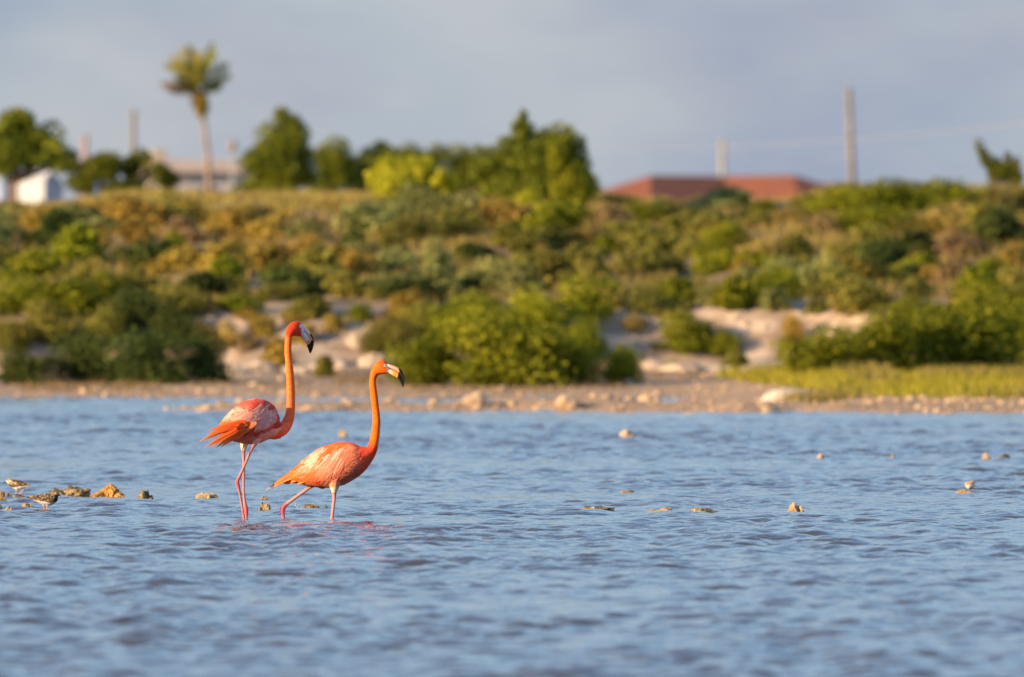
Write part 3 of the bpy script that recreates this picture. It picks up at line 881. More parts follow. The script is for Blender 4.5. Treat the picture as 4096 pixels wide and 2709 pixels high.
# palm
def palm():
    Y = 400.0; s = Y / FPX
    b0 = at(840, 760, Y); zg = ground_z(b0.x, Y)
    root = empty('palm_tree', (b0.x, Y, zg))
    L = lambda px, py: at(px, py, Y) - Vector((b0.x, Y, zg))
    mb = MB()
    pts = [Vector((0, 0, -0.1)), L(838, 740), L(832, 640), L(820, 530), L(808, 440), L(798, 375)]
    mb.tube(pts, [0.15, 0.115, 0.095, 0.085, 0.085, 0.10], 10)
    mb.build('trunk', noise_mix_mat('palm_trunk', (0.20, 0.145, 0.11), (0.32, 0.245, 0.19), 6, 0.9), root, True)
    hub = L(797, 370)
    r = np.random.default_rng(4)
    # hanging dead skirt
    V, F, T = leaf_cloud(420, [(tuple(L(800, 405)), (0.26, 0.26, 0.32)), (tuple(L(806, 440)), (0.2, 0.2, 0.25))], 0.12, r)
    link('dead_skirt', make_mesh('dead_skirt', V, F, [M_LEAF['orange']], False, T), root)
    ends = [(672, 272), (695, 240), (728, 212), (762, 206), (792, 222), (815, 255), (715, 312), (742, 338), (847, 196), (851, 226), (897, 272), (906, 302), (872, 342),
            (662, 338), (688, 354), (758, 268), (735, 275), (700, 268), (780, 262)]
    for ex, ey in ends:
        e = L(785 + (ex - 785) * 1.1, 300 + (ey - 300) * 1.06)
        dy = r.uniform(-0.8, 0.8)
        dead = ey > 320 and ex < 700
        vs, fs, ts = [], [], []
        prev = None
        N = 22
        pts = []
        for i in range(N + 1):
            q = i / N
            p = hub.lerp(e, q) + Vector((0, dy * q, 0.38 * math.sin(q * math.pi * 0.85) * (0.7 if ey < 300 else 0.2)))
            pts.append(p)
        for i in range(3, N + 1):
            q = i / N
            d = (pts[i] - pts[i - 1]).normalized()
            side = d.cross(Vector((0.2, 1, 0.1))).normalized()
            ln = 0.26 * math.sin(min(1, q * 1.05) * math.pi * 0.82 + 0.15) + 0.06
            for sg in (-1, 1):
                for yy in (-0.5, 0.5):
                    b_ = pts[i]
                    tip = b_ + side * (sg * ln * 0.75) + d * (ln * 0.55) + Vector((0, yy * ln, -0.22 * ln))
                    wv = d * 0.035
                    o = len(vs)
                    vs += [b_ - wv, b_ + wv, tip]
                    fs.append((o, o + 1, o + 2)); ts += [r.uniform(0.2, 1)] * 3
        o = len(vs)
        for i in range(N + 1):
            vs += [pts[i] + Vector((0, 0.02, 0.02)), pts[i] - Vector((0, 0.02, 0.02))]; ts += [0.6, 0.6]
        for i in range(N): fs.append((o + 2 * i, o + 2 * i + 1, o + 2 * i + 3, o + 2 * i + 2))
        link('frond', make_mesh('frond', vs, fs, [M_LEAF['brown' if dead else ('olive' if ex < 830 else 'tree')]], False, ts), root)
    tag(root, 'palm tree with ragged windblown fronds above the flat roofed house', 'palm tree')
palm()

# ------------------------------------------------------------------ poles, cables and houses
M_POLE = noise_mix_mat('weathered_pole', (0.15, 0.135, 0.12), (0.23, 0.21, 0.19), 4, 0.9)
M_POLE_RED = noise_mix_mat('rusty_pole', (0.26, 0.17, 0.15), (0.34, 0.23, 0.20), 4, 0.9)
M_METAL = plain_mat('grey_metal', (0.30, 0.30, 0.31), 0.5)
def pole(px_top, py_top, px_b, Y, rad, mat, label, arm=True):
    a = at(px_top, py_top, Y)
    bx = at(px_b, 720, Y).x
    zg = ground_z(bx, Y)
    root = empty('utility_pole', (bx, Y, zg))
    top = a - Vector((bx, Y, zg))
    mb = MB(); mb.tube([(0, 0, -0.2), tuple(top * 0.5), tuple(top)], [rad, rad * 0.9, rad * 0.8], 12)
    mb.build('shaft', mat, root, True)
    if arm:
        mb = MB(); mb.box(top + Vector((0, 0, -0.18)), (0.05, 0.45, 0.05)); mb.build('crossarm', mat, root)
        for d in (-0.4, 0.4):
            mb = MB(); mb.tube([tuple(top + Vector((0, d, -0.13))), tuple(top + Vector((0, d, -0.06))), tuple(top + Vector((0, d, 0.0)))], [0.03, 0.05, 0.03], 8)
            mb.build('insulator', M_METAL, root, True)
    tag(root, label, 'pole')
    return top + Vector((bx, Y, zg))
T1 = pole(3393, 352, 3418, 420, 0.145, M_POLE, 'tall grey leaning utility pole beside the red roofed house')
T2 = pole(2889, 560, 2890, 640, 0.18, noise_mix_mat('pale_pole', (0.27, 0.25, 0.22), (0.34, 0.32, 0.28), 4, 0.9), 'pale utility pole behind the ridge of the red roofed house')
T3 = pole(533, 440, 534, 430, 0.125, M_POLE, 'grey utility pole behind the low wide tree, left of the palm')
pole(340, 540, 340, 480, 0.16, M_POLE_RED, 'short reddish post between the broad dark tree and the low wide tree', False)
def lamp_post():
    Y = 470.0
    bx = at(930, 700, Y).x; zg = ground_z(bx, Y)
    root = empty('street_lamp', (bx, Y, zg))
    top = at(930, 566, Y) - Vector((bx, Y, zg))
    mb = MB(); mb.tube([(0, 0, -0.1), tuple(top * 0.6), tuple(top)], [0.07, 0.055, 0.05], 8); mb.build('post', M_METAL, root, True)
    mb = MB(); mb.tube([tuple(top + Vector((0, 0, -0.42))), tuple(top + Vector((0, 0, -0.36))), tuple(top + Vector((0, 0, -0.05))), tuple(top + Vector((0, 0, 0.06)))], [0.07, 0.15, 0.19, 0.05], 10)
    mb.build('lantern', plain_mat('lantern', (0.25, 0.2, 0.16)), root, True)
    tag(root, 'small street lamp on a post above the flat roofed house', 'street lamp')
lamp_post()
def cable(a, b_, sag, label, rad=0.02):
    mb = MB(); pts = []
    for i in range(25):
        q = i / 24
        p = Vector(a).lerp(Vector(b_), q); p.z -= sag * 4 * q * (1 - q); pts.append(tuple(p))
    mb.tube(pts, rad, 6)
    tag(mb.build('overhead_cable', plain_mat('cable', (0.35, 0.35, 0.35)), None, True), label, 'cable', None)
cable(at(2250, 592, 500), at(4300, 470, 330), 0.35, 'upper pale overhead cable crossing the sky past the tall pole', 0.012)
cable(T2, T1 + Vector((0, 0, -2.4)), 1.0, 'overhead cable sagging from the pale pole to the tall grey pole', 0.006)

# red roofed L-shaped house, its inner corner towards the pond
M_TILE = noise_mix_mat('red_roof_tile', (0.155, 0.054, 0.030), (0.25, 0.085, 0.042), 3.0, 0.85)
M_WALL = noise_mix_mat('cream_wall', (0.36, 0.31, 0.25), (0.46, 0.40, 0.32), 1.5, 0.9)
M_DARK = plain_mat('dark_opening', (0.05, 0.045, 0.045), 0.5)
M_GLASS = plain_mat('window_glass', (0.05, 0.06, 0.07), 0.15, 0.6)
M_WHITE = plain_mat('white_paint', (0.42, 0.44, 0.48), 0.6)
def hip_block(mb_wall, mb_roof, c, rz, L, W, z0, ze, zr, hip, ov=0.35):
    """walls and a hip roof; L along the local x axis"""
    mb_wall.box((c[0], c[1], (z0 + ze) / 2), (L / 2, W / 2, (ze - z0) / 2), rz)
    ca, sa = math.cos(rz), math.sin(rz)
    def q(x, y, z): return (c[0] + x * ca - y * sa, c[1] + x * sa + y * ca, z)
    a, b_ = L / 2 + ov, W / 2 + ov
    v = [q(-a, -b_, ze - .1), q(a, -b_, ze - .1), q(a, b_, ze - .1), q(-a, b_, ze - .1), q(-a + hip, 0, zr), q(a - hip, 0, zr),
         q(-a, -b_, ze - .24), q(a, -b_, ze - .24), q(a, b_, ze - .24), q(-a, b_, ze - .24)]
    mb_roof.add(v, [(0, 1, 5, 4), (1, 2, 5), (2, 3, 4, 5), (3, 0, 4), (0, 6, 7, 1), (1, 7, 8, 2), (2, 8, 9, 3), (3, 9, 6, 0), (9, 8, 7, 6)])
def red_house():
    Y = 600.0; s = Y / FPX
    corner = at(2900, 705, Y)      # where the two ridges meet
    zg = ground_z(corner.x, Y) - 0.1
    root = empty('house', (corner.x, Y, zg))
    zr = corner.z - zg; ze = zr - 1.75
    W = 7.6
    mbw, mbr = MB(), MB()
    # left wing: ridge runs from the corner to the left and towards the camera
    for sg, ln, rzz in ((-1, 290 * s / 0.707, R(45)), (1, 262 * s / 0.707, R(-45))):
        hip = 4.3
        Lf = ln + hip + W / 2 + 0.35
        cx = sg * 0.707 * (Lf / 2 - W / 2 - 0.35 + 0.175); cy = -0.707 * (Lf / 2 - W / 2 - 0.35 + 0.175)
        hip_block(mbw, mbr, (cx, cy), rzz, Lf - 0.7, W, 0, ze + (0.004 if sg > 0 else 0), zr + (0.01 if sg > 0 else 0), hip)
    mbw.build('wall', M_WALL, root); mbr.build('roof', M_TILE, root)
    # lower side wing on the right
    mbw, mbr = MB(), MB()
    c = at(3345, 735, Y) - Vector((corner.x, Y, zg))
    hip_block(mbw, mbr, (c.x, -3.0), 0.0, 3.4, 3.5, 0, c.z - 0.9, c.z, 0.8)
    mbw.build('wing_wall', M_WALL, root); mbr.build('wing_roof', M_TILE, root)
    for k, (dx, dy, rz) in enumerate(((-3.2, -1.0, 45), (-1.6, 0.6 - 3.2, 45), (1.9, -3.0, -45), (3.4, -4.6, -45))):
        nrm = Vector((math.sin(R(rz)), -math.cos(R(rz)), 0))
        mb = MB(); mb.box((dx * 0.9, dy * 0.9 - 2.2, 1.5), (0.5, 0.06, 0.55), R(rz)); mb.build('window', M_GLASS, root)
    tag(root, 'L shaped house with a red tiled hip roof behind the crest', 'house')
red_house()
def flat_house():
    Y = 560.0; s = Y / FPX
    c = at(880, 760, Y); zg = ground_z(c.x, Y) - 0.1
    root = empty('house', (c.x, Y, zg), R(14))
    ze = at(0, 692, Y).z - zg; zr = at(0, 640, Y).z - zg
    hw = 3.0
    mb = MB(); mb.box((0, 2.2, ze / 2), (hw, 2.2, ze / 2)); mb.build('wall', noise_mix_mat('grey_wall', (0.42, 0.40, 0.40), (0.54, 0.51, 0.50), 1.2, 0.9), root)
    mb = MB()
    a = hw + 0.3
    mb.add([(-a, -0.5, ze), (a, -0.5, ze), (a, 4.8, ze), (-a, 4.8, ze), (-a, 1.2, zr), (a, 1.2, zr), (a, 3.4, zr), (-a, 3.4, zr)],
           [(0, 1, 5, 4), (1, 2, 6, 5), (2, 3, 7, 6), (3, 0, 4, 7), (4, 5, 6, 7), (3, 2, 1, 0)])
    mb.build('roof', noise_mix_mat('beige_roof', (0.38, 0.295, 0.23), (0.47, 0.375, 0.295), 1.2, 0.9), root)
    mb = MB(); mb.box((-0.55, -0.02, ze * 0.42), (0.36, 0.05, ze * 0.42)); d = mb.build('door', M_DARK, root)
    mb = MB(); mb.box((-0.3, -0.09, ze * 0.40), (0.03, 0.03, 0.08)); mb.build('handle', M_METAL, d)
    for x in (-2.1, 1.0, 2.2):
        mb = MB(); mb.box((x, -0.02, ze * 0.58), (0.35, 0.05, 0.4)); w = mb.build('window', M_GLASS, root)
        mb = MB(); mb.box((x, -0.05, ze * 0.58 - 0.46), (0.42, 0.09, 0.05)); mb.build('sill', M_WHITE, w)
    mb = MB(); mb.box((-2.75, 1.6, zr + 0.15), (0.35, 0.35, 0.35)); mb.build('chimney', M_WALL, root)
    tag(root, 'low grey house with a beige roof behind the palm tree', 'house')
flat_house()
M_BLUE = noise_mix_mat('blue_corrugated', (0.16, 0.22, 0.34), (0.24, 0.31, 0.45), 2.0, 0.6)
def blue_shed():
    Y = 500.0
    c = at(85, 800, Y); zg = ground_z(c.x, Y) - 0.1
    root = empty('shed', (c.x, Y, zg), R(46))
    top = at(0, 704, Y).z - zg
    n = 18; w = 1.05
    for i in range(n):
        x = -w + (i + 0.5) * 2 * w / n
        mb = MB(); mb.tube([(x, 0, 0.35), (x, 0, top * 0.6), (x, 0, top)], 0.052, 8); mb.build('wall_sheet', M_BLUE, root, True)
    mb = MB(); mb.box((0, 0.9, top / 2), (w, 0.85, top / 2 - 0.01)); mb.build('wall', M_BLUE, root)
    mb = MB(); mb.box((0, 0.85, top + 0.05), (w + 0.15, 1.05, 0.045)); mb.build('roof', M_METAL, root)
    mb = MB(); mb.box((0.1, -0.12, 0.17 + 1.4), (0.85, 0.05, 0.2)); mb.build('trim_board', M_WHITE, root)
    tag(root, 'blue corrugated shed half hidden under the broad dark tree', 'shed')
    c = at(222, 800, Y); zg = ground_z(c.x, Y) - 0.1
    root = empty('shed', (c.x, Y - 2, zg), R(48))
    top = at(0, 692, Y).z - zg; e = at(0, 752, Y).z - zg
    mb = MB()
    w = 0.6
    mb.add([(-w, 0, 0), (w, 0, 0), (w, 0, e), (-0.2, 0, top), (-w, 0, top - 0.35), (-w, 1.6, 0), (w, 1.6, 0), (w, 1.6, e), (-0.2, 1.6, top), (-w, 1.6, top - 0.35)],
           [(0, 1, 2, 3, 4), (9, 8, 7, 6, 5), (1, 6, 7, 2), (5, 0, 4, 9), (0, 5, 6, 1), (2, 7, 8, 3), (3, 8, 9, 4)])
    mb.build('wall', M_WHITE, root)
    mb = MB()
    for (x0, z0, x1, z1) in ((w + 0.08, e - 0.03, -0.2, top + 0.03), (-0.2, top + 0.03, -w - 0.06, top - 0.36)):
        mb.add([(x0, -0.08, z0 + .02), (x1, -0.08, z1 + .02), (x1, 1.7, z1 + .02), (x0, 1.7, z0 + .02), (x0, -0.08, z0 + .06), (x1, -0.08, z1 + .06), (x1, 1.7, z1 + .06), (x0, 1.7, z0 + .06)],
               [(0, 1, 2, 3), (7, 6, 5, 4), (0, 4, 5, 1), (1, 5, 6, 2), (2, 6, 7, 3), (3, 7, 4, 0)])
    mb.build('roof', M_WHITE, root)
    tag(root, 'small white gabled shed between the broad dark tree and the low wide tree', 'shed')
blue_shed()
# ------------------------------------------------------------------ birds
M_PLUMAGE = attr_mat('flamingo_plumage', 0.7, 0.15, nscale=90, namp=0.10)
M_FEATHER = attr_mat('flamingo_feather', 0.6, 0.2, nscale=120, namp=0.08, trans=0.25)
M_BILL = attr_mat('bill_horn', 0.5, 0.2, nscale=80, namp=0.06)
M_WADER = attr_mat('wader_plumage', 0.7, 0.2, nscale=110, namp=0.25)
M_EYE = plain_mat('eye_yellow', (0.75, 0.6, 0.25), 0.2, 0.5)
M_PUPIL = plain_mat('pupil_black', (0.01, 0.01, 0.01), 0.1, 0.6)

def catmull(A, m):
    A = np.asarray(A, float)
    E = np.concatenate([[2 * A[0] - A[1]], A, [2 * A[-1] - A[-2]]])
    out = []
    for i in range(1, len(E) - 2):
        p0, p1, p2, p3 = E[i - 1], E[i], E[i + 1], E[i + 2]
        for k in range(m):
            t_ = k / m
            out.append(0.5 * (2 * p1 + (p2 - p0) * t_ + (2 * p0 - 5 * p1 + 4 * p2 - p3) * t_ ** 2 + (3 * p1 - p0 - 3 * p2 + p3) * t_ ** 3))
    out.append(A[-1])
    return np.array(out)

class Bird:
    """a bird laid out on its side outline: rings are (top x, top y, bottom x, bottom y, half width)"""
    def __init__(s, cx, y0, Y, rot):
        s.cx, s.y0, s.Y, s.rot = cx, y0, Y, rot
        s.S = Y / FPX; s.co, s.si = math.cos(rot), math.sin(rot)
    def loc(s, px, py, lat=0.0):
        """local point; lat in px, negative towards the camera side"""
        return Vector((((px - s.cx) * s.S + lat * s.S * s.si) / s.co, lat * s.S, (s.y0 - py) * s.S))
    def loc_body(s, px, py, lat):
        return Vector(((px - s.cx) * s.S / s.co, lat * s.S, (s.y0 - py) * s.S))
    def inv(s, P):
        px = s.cx + (P[:, 0] * s.co + np.abs(P[:, 1]) * s.si) / s.S
        return px, s.y0 - P[:, 2] / s.S, P[:, 1] / s.S
    def loft(s, rings, m=5, seg=28, pw=1.0):
        D = catmull(rings, m)
        D[:, 4] = np.maximum(D[:, 4], 0.8)
        s.D = D
        v, f = [], []
        n = len(D)
        for xt, yt, xb, yb, hw in D:
            for k in range(seg):
                th = 2 * math.pi * k / seg
                c_, s_ = math.cos(th), math.sin(th)
                c_ = math.copysign(abs(c_) ** pw, c_); s_ = math.copysign(abs(s_) ** pw, s_)
                q = 0.5 + 0.5 * c_
                p = s.loc(xb + (xt - xb) * q, yb + (yt - yb) * q, 0)
                p.y = hw * s_ * s.S
                v.append(p)
        for i in range(n - 1):
            for k in range(seg):
                f.append((i * seg + k, i * seg + (k + 1) % seg, (i + 1) * seg + (k + 1) % seg, (i + 1) * seg + k))
        f.append(tuple(range(seg - 1, -1, -1))); f.append(tuple((n - 1) * seg + k for k in range(seg)))
        return v, f
    def lat(s, px, py, imax):
        """camera-side body surface at a point of the outline"""
        D = s.D[:imax]
        xm = (D[:, 0] + D[:, 2]) / 2; ym = (D[:, 1] + D[:, 3]) / 2
        ux = (D[:, 0] - D[:, 2]) / 2; uy = (D[:, 1] - D[:, 3]) / 2
        ln = np.hypot(ux, uy) + 1e-6
        # signed distance of the point from each ring's line
        dist = np.abs(((px - xm) * uy - (py - ym) * ux) / ln) + 0.15 * np.maximum(0, np.abs((px - xm) * ux + (py - ym) * uy) / ln - ln)
        i = int(np.argmin(dist))
        v = ((px - xm[i]) * ux[i] + (py - ym[i]) * uy[i]) / ln[i] ** 2
        return -D[i, 4] * math.sqrt(max(0.0, 1 - v * v)), v

def leg_points(bird, leg): return [bird.loc(a, b_, c) for a, b_, c, r in leg], [r * bird.S for *_, r in leg]

def toes(bird, foot, mb, r, spread=26, fwd=34):
    px, py, la = foot
    for dx, dl in ((fwd, 0), (fwd * 0.8, -spread), (fwd * 0.8, spread), (-fwd * 0.3, 0)):
        mb.tube([bird.loc(px, py, la), bird.loc(px + dx * 0.5, py + 6, la + dl * 0.5), bird.loc(px + dx, py + 9, la + dl)], [r, r * 0.8, r * 0.5], 6)

def body_mesh(bird, rings, legs, voxel, paint, name, mat, smooth_it=4, m=5, toe=None):
    v, f = bird.loft(rings, m)
    mb = MB(); mb.add(v, f)
    for leg in legs:
        L = catmull([(a, b_, c, r) for a, b_, c, r in leg], 3)
        p, r = leg_points(bird, [tuple(q) for q in L])
        mb.tube(p, r, 10)
        if toe: toes(bird, leg[-1][:3], mb, leg[-1][3] * bird.S * 0.9, *toe)
    me = make_mesh(name, mb.v, mb.f)
    o = bpy.data.objects.new('tmp', me); COL.objects.link(o)
    md = o.modifiers.new('r', 'REMESH'); md.mode = 'VOXEL'; md.voxel_size = voxel
    sm = o.modifiers.new('s', 'SMOOTH'); sm.factor = 0.5; sm.iterations = smooth_it
    dg = bpy.context.evaluated_depsgraph_get()
    out = bpy.data.meshes.new_from_object(o.evaluated_get(dg))
    bpy.data.objects.remove(o); bpy.data.meshes.remove(me)
    n = len(out.vertices)
    P = np.empty(n * 3, np.float32); out.vertices.foreach_get('co', P); P = P.reshape(-1, 3)
    px, py, la = bird.inv(P)
    C = np.array([paint(a, b_, c) for a, b_, c in zip(px, py, la)], np.float32)
    a = out.color_attributes.new('Col', 'FLOAT_COLOR', 'POINT')
    a.data.foreach_set('color', np.concatenate([C, np.ones((n, 1), np.float32)], 1).ravel())
    out.polygons.foreach_set('use_smooth', np.ones(len(out.polygons), dtype=bool))
    out.materials.clear(); out.materials.append(mat)
    return out

def add_feather(mb, bird, path, width, col, side=-1, lift=2.0, imax=None, lats=None, tipcol=None, tilt=0.0):
    """one blade: path of photo points laid on the body, width in px"""
    pts = catmull(path, 3)
    n = len(pts)
    P = []
    for i, q in enumerate(pts):
        k = i / (n - 1)
        if lats is None:
            la, v = bird.lat(q[0], q[1], imax)
            lf = lift * max(0.2, math.sqrt(max(0.0, 1 - v * v)))
            la -= lf * (0.4 + 0.6 * k)
        else:
            la = lats[0] * (1 - k) + lats[1] * k
        P.append((q[0], q[1], la))
    V, F, C = [], [], []
    for i, (x, y, la) in enumerate(P):
        k = i / (n - 1)
        a = P[max(i - 1, 0)]; b_ = P[min(i + 1, n - 1)]
        d = np.array([b_[0] - a[0], b_[1] - a[1]]); d = d / (np.linalg.norm(d) + 1e-6)
        nx, ny = -d[1], d[0]
        w = width * 0.5 * (math.sin(math.pi * min(1.0, 0.18 + 0.80 * k ** 0.8)) ** 0.7) if k < 0.999 else 0.3
        for e in (-1, 0, 1):
            qx, qy = x + nx * w * e, y + ny * w * e
            if lats is None and e:
                l2, v2 = bird.lat(qx, qy, imax); l2 -= lift * max(0.2, math.sqrt(max(0.0, 1 - v2 * v2))) * (0.4 + 0.6 * k) * 0.75
            else:
                l2 = la - (0.0 if e else 0.06 * width) + e * w * tilt
            p3 = bird.loc_body(qx, qy, l2) if lats is None else bird.loc(qx, qy, l2)
            V.append(p3 if side < 0 else Vector((p3.x, -p3.y, p3.z)))
            cc = np.array(col, float)
            if tipcol is not None: cc = cc * (1 - k) + np.array(tipcol) * k
            C.append(tuple(cc * (1.0 if e == 0 else 0.94)))
    for i in range(n - 1):
        for e in range(2):
            q = (i * 3 + e, i * 3 + e + 1, (i + 1) * 3 + e + 1, (i + 1) * 3 + e)
            F.append(q if side < 0 else q[::-1])
    mb.add(V, F, C)
def bill_part(bird, pairs, f0, f1, colour, name, parent, m=4, seg=14):
    rings = []
    for xt, yt, xb, yb, hw in pairs:
        rings.append((xt + (xb - xt) * f0, yt + (yb - yt) * f0, xt + (xb - xt) * f1, yt + (yb - yt) * f1, hw))
    keep = bird.__dict__.get('D')
    v, f = bird.loft(rings, m, seg)
    if keep is not None: bird.D = keep
    n = len(v) // seg
    C = []
    for i in range(n):
        for k in range(seg):
            C.append(colour(i / (n - 1), f0 + (f1 - f0) * (0.5 - 0.5 * math.cos(2 * math.pi * k / seg))))
    return link(name, make_mesh(name, v, f, [M_BILL], True, C), parent)

def ball(bird, px, py, la, r, mat, name, parent, sub=2, sq=1.0):
    bm = bmesh.new(); bmesh.ops.create_icosphere(bm, subdivisions=sub, radius=r * bird.S)
    for v in bm.verts: v.co.y *= sq
    me = bpy.data.meshes.new(name); bm.to_mesh(me); bm.free()
    me.materials.append(mat)
    me.polygons.foreach_set('use_smooth', np.ones(len(me.polygons), dtype=bool))
    return link(name, me, parent, bird.loc(px, py, la))

def seg_dist(px, py, pts):
    best = 1e9
    for (x0, y0), (x1, y1) in zip(pts[:-1], pts[1:]):
        dx, dy = x1 - x0, y1 - y0
        t_ = max(0, min(1, ((px - x0) * dx + (py - y0) * dy) / (dx * dx + dy * dy + 1e-9)))
        best = min(best, math.hypot(px - x0 - t_ * dx, py - y0 - t_ * dy))
    return best
def blend(c, d, k):
    k = max(0.0, min(1.0, k))
    return tuple(a * (1 - k) + b_ * k for a, b_ in zip(c, d))
def blob(px, py, cx, cy, rx, ry, soft=0.35):
    q = math.hypot((px - cx) / rx, (py - cy) / ry)
    return max(0.0, min(1.0, (1 + soft - q) / (2 * soft)))
def fnoise(px, py, sc=18.0, o=0.0):
    return mnoise.noise(Vector((px / sc + o, py / sc, o * 1.7)))

RED = (0.74, 0.055, 0.020); DEEP = (0.52, 0.045, 0.022); ORANGE = (0.90, 0.170, 0.022); TAILO = (0.88, 0.145, 0.02)
PINK = (0.80, 0.36, 0.29); PALE = (0.86, 0.43, 0.30); SALMON = (0.84, 0.24, 0.125); LEG = (0.46, 0.20, 0.19); KNEE = (0.70, 0.12, 0.15); THIGH = (0.80, 0.58, 0.44)
FACE = (0.74, 0.66, 0.63)

# --- standing flamingo
LB = Bird(1015, 2078, row_depth(2077), R(37))
L_RINGS = [(876, 1708, 880, 1722, 5), (892, 1686, 910, 1752, 26), (918, 1657, 938, 1766, 48), (955, 1625, 966, 1774, 64), (994, 1600, 1000, 1779, 72), (1038, 1596, 1030, 1776, 72),
           (1076, 1612, 1052, 1767, 60), (1102, 1648, 1076, 1759, 40), (1109, 1690, 1102, 1757, 29), (1126, 1688, 1140, 1741, 23), (1137, 1670, 1165, 1702, 19), (1143, 1651, 1174, 1657, 16.5),
           (1147, 1617, 1176, 1617, 14.5), (1147, 1564, 1176, 1564, 14), (1145, 1510, 1173, 1510, 13.5), (1142, 1456, 1167, 1456, 13), (1138, 1403, 1162, 1403, 12.5), (1141, 1352, 1165, 1352, 12.5),
           (1143, 1330, 1171, 1347, 15), (1150, 1308, 1180, 1347, 18), (1164, 1293, 1188, 1347, 20), (1184, 1287, 1197, 1348, 19), (1199, 1293, 1203, 1348, 16), (1208, 1303, 1206, 1345, 12)]
L_LEGS = [[(1030, 1735, -30, 30), (1020, 1770, -30, 15), (1010, 1792, -28, 6.8), (992, 1832, -24, 5.8), (970, 1884, -20, 6), (954, 1918, -18, 7.2), (950, 1929, -18, 8.6), (955, 1947, -18, 7.4), (962, 1982, -16, 5.4), (971, 2035, -14, 5.3), (978, 2080, -12, 5.4), (982, 2110, -11, 5.5), (986, 2175, -10, 5.5)],
          [(985, 1735, 24, 30), (976, 1782, 22, 15), (974, 1806, 20, 8.5), (975, 1826, 20, 6.2), (975, 1890, 18, 5.6), (975, 1962, 16, 5.2), (979, 2008, 14, 6.4), (984, 2038, 13, 9.6), (985, 2062, 12, 7), (985, 2090, 11, 5.6), (985, 2175, 10, 5.5)]]
def paint_left(px, py, la):
    wob = fnoise(px, py, 14, 3.0)
    if py > 1776 + 2 * wob:                                   # legs
        if py < 1806 and px < 1000: return blend(THIGH, LEG, (py - 1794) / 16)
        k = max(blob(px, py, 951, 1932, 12, 24), blob(px, py, 984, 2045, 12, 26))
        return blend(LEG, KNEE, k)
    chest = blend((0.82, 0.125, 0.03), (0.80, 0.20, 0.11), 0.35 + wob)
    if py < 1690 and px > 1122:                               # neck and head
        c = blend((0.92, 0.225, 0.045), (0.90, 0.165, 0.028), 0.5 + wob)
        c = blend(c, chest, (py - 1560 + 20 * wob) / 110)
        c = blend(c, (0.74, 0.055, 0.018), (1362 - py) / 26)
        return blend(c, FACE, max((px - 1201 + wob * 2) / 5, blob(px, py, 1203, 1306, 7, 8)) if py > 1292 else 0)
    if px > 1098 and py > 1640 and px > 1128 - (py - 1690) * 0.4: return chest
    c = PINK
    c = blend(c, PALE, blob(px, py, 940, 1662, 50, 34))
    c = blend(c, (0.80, 0.42, 0.38), blob(px, py, 1082, 1682, 42, 46))
    c = blend(c, RED, 0.9 * blob(px, py, 1030, 1610, 66, 12, 0.6)); c = blend(c, RED, 0.8 * blob(px, py, 968, 1618, 40, 14, 0.6))
    c = blend(c, DEEP, 0.75 * blob(px, py, 1075, 1628, 24, 16, 0.6) * (wob > -0.1))
    c = blend(c, RED, 0.9 * (fnoise((px * .85 - py * .5) * 0.45, px * .5 + py * .85, 15, 9.0) > 0.2) * (py < 1640))
    c = blend(c, DEEP, max(0, min(1, (15 + 6 * wob - seg_dist(px, py, [(1122, 1660), (1106, 1700), (1078, 1726), (1040, 1738), (985, 1744)])) / 5)))
    c = blend(c, RED, max(0, min(1, (9 + 5 * wob - seg_dist(px, py, [(1012, 1688), (1006, 1740)])) / 5)))
    if px < 965 and py > 1678: c = blend(c, TAILO, (py - 1678) / 12)
    if py > 1742: c = blend(c, blend((0.72, 0.19, 0.12), (0.80, 0.36, 0.28), 0.5 + wob), (py - 1742) / 10)
    c = blend(c, (0.76, 0.42, 0.36), max(0, min(1, (15 - seg_dist(px, py, [(1110, 1722), (1060, 1745), (1022, 1768)])) / 4)) * (py > 1716))
    return c
root = empty('flamingo', at(1015, 2078, LB.Y), LB.rot)
root.location.z = 0.0
link('body', body_mesh(LB, L_RINGS, L_LEGS, 0.0038, paint_left, 'body', M_PLUMAGE, 4, toe=(26, 34)), root)
LIM = 8 * 5
fr = random.Random(5)
def jitter(c, a=0.10):
    k = 1 + fr.uniform(-a, a)
    return tuple(min(1, x * k * (1 + fr.uniform(-a, a) * 0.4)) for x in c)
def scatter_feathers(bird, mb, paint, side, n, box, ln, wd, dirn, imax, lift, ok=lambda x, y: True, wind=0.0, mixp=None):
    spots = []
    while len(spots) < n:
        x = fr.uniform(box[0], box[2]); y = fr.uniform(box[1], box[3])
        _, v = bird.lat(x, y, imax)
        if abs(v) < 0.97 and ok(x, y): spots.append((x, y))
    spots.sort()                                           # rear ones first, the front ones overlap them
    for i, (x, y) in enumerate(spots):
        l_ = fr.uniform(*ln); a = dirn(x, y) + fr.uniform(-0.16, 0.16)
        dx, dy = -math.cos(a) * l_, math.sin(a) * l_
        b_ = fr.uniform(-0.12, 0.12) * l_
        if abs(bird.lat(x + dx, y + dy, imax)[1]) > 1.0: continue
        la_, _ = bird.lat(x, y, imax)
        c = paint(x + dx * 0.6 + abs(la_) * bird.si, y + dy * 0.6, -40)
        if mixp and fr.random() < mixp[0]: c = blend(c, fr.choice(mixp[1]), fr.uniform(0.4, 0.9))
        c = jitter(c)
        add_feather(mb, bird, [(x, y), (x + dx * 0.5 - dy * 0.04 + b_ * 0.3, y + dy * 0.5 + b_), (x + dx, y + dy)], fr.uniform(*wd), c, side,
                    lift * (0.5 + 0.5 * i / n) + fr.uniform(0, 0.8), imax, tipcol=jitter(blend(c, PALE, 0.08)))
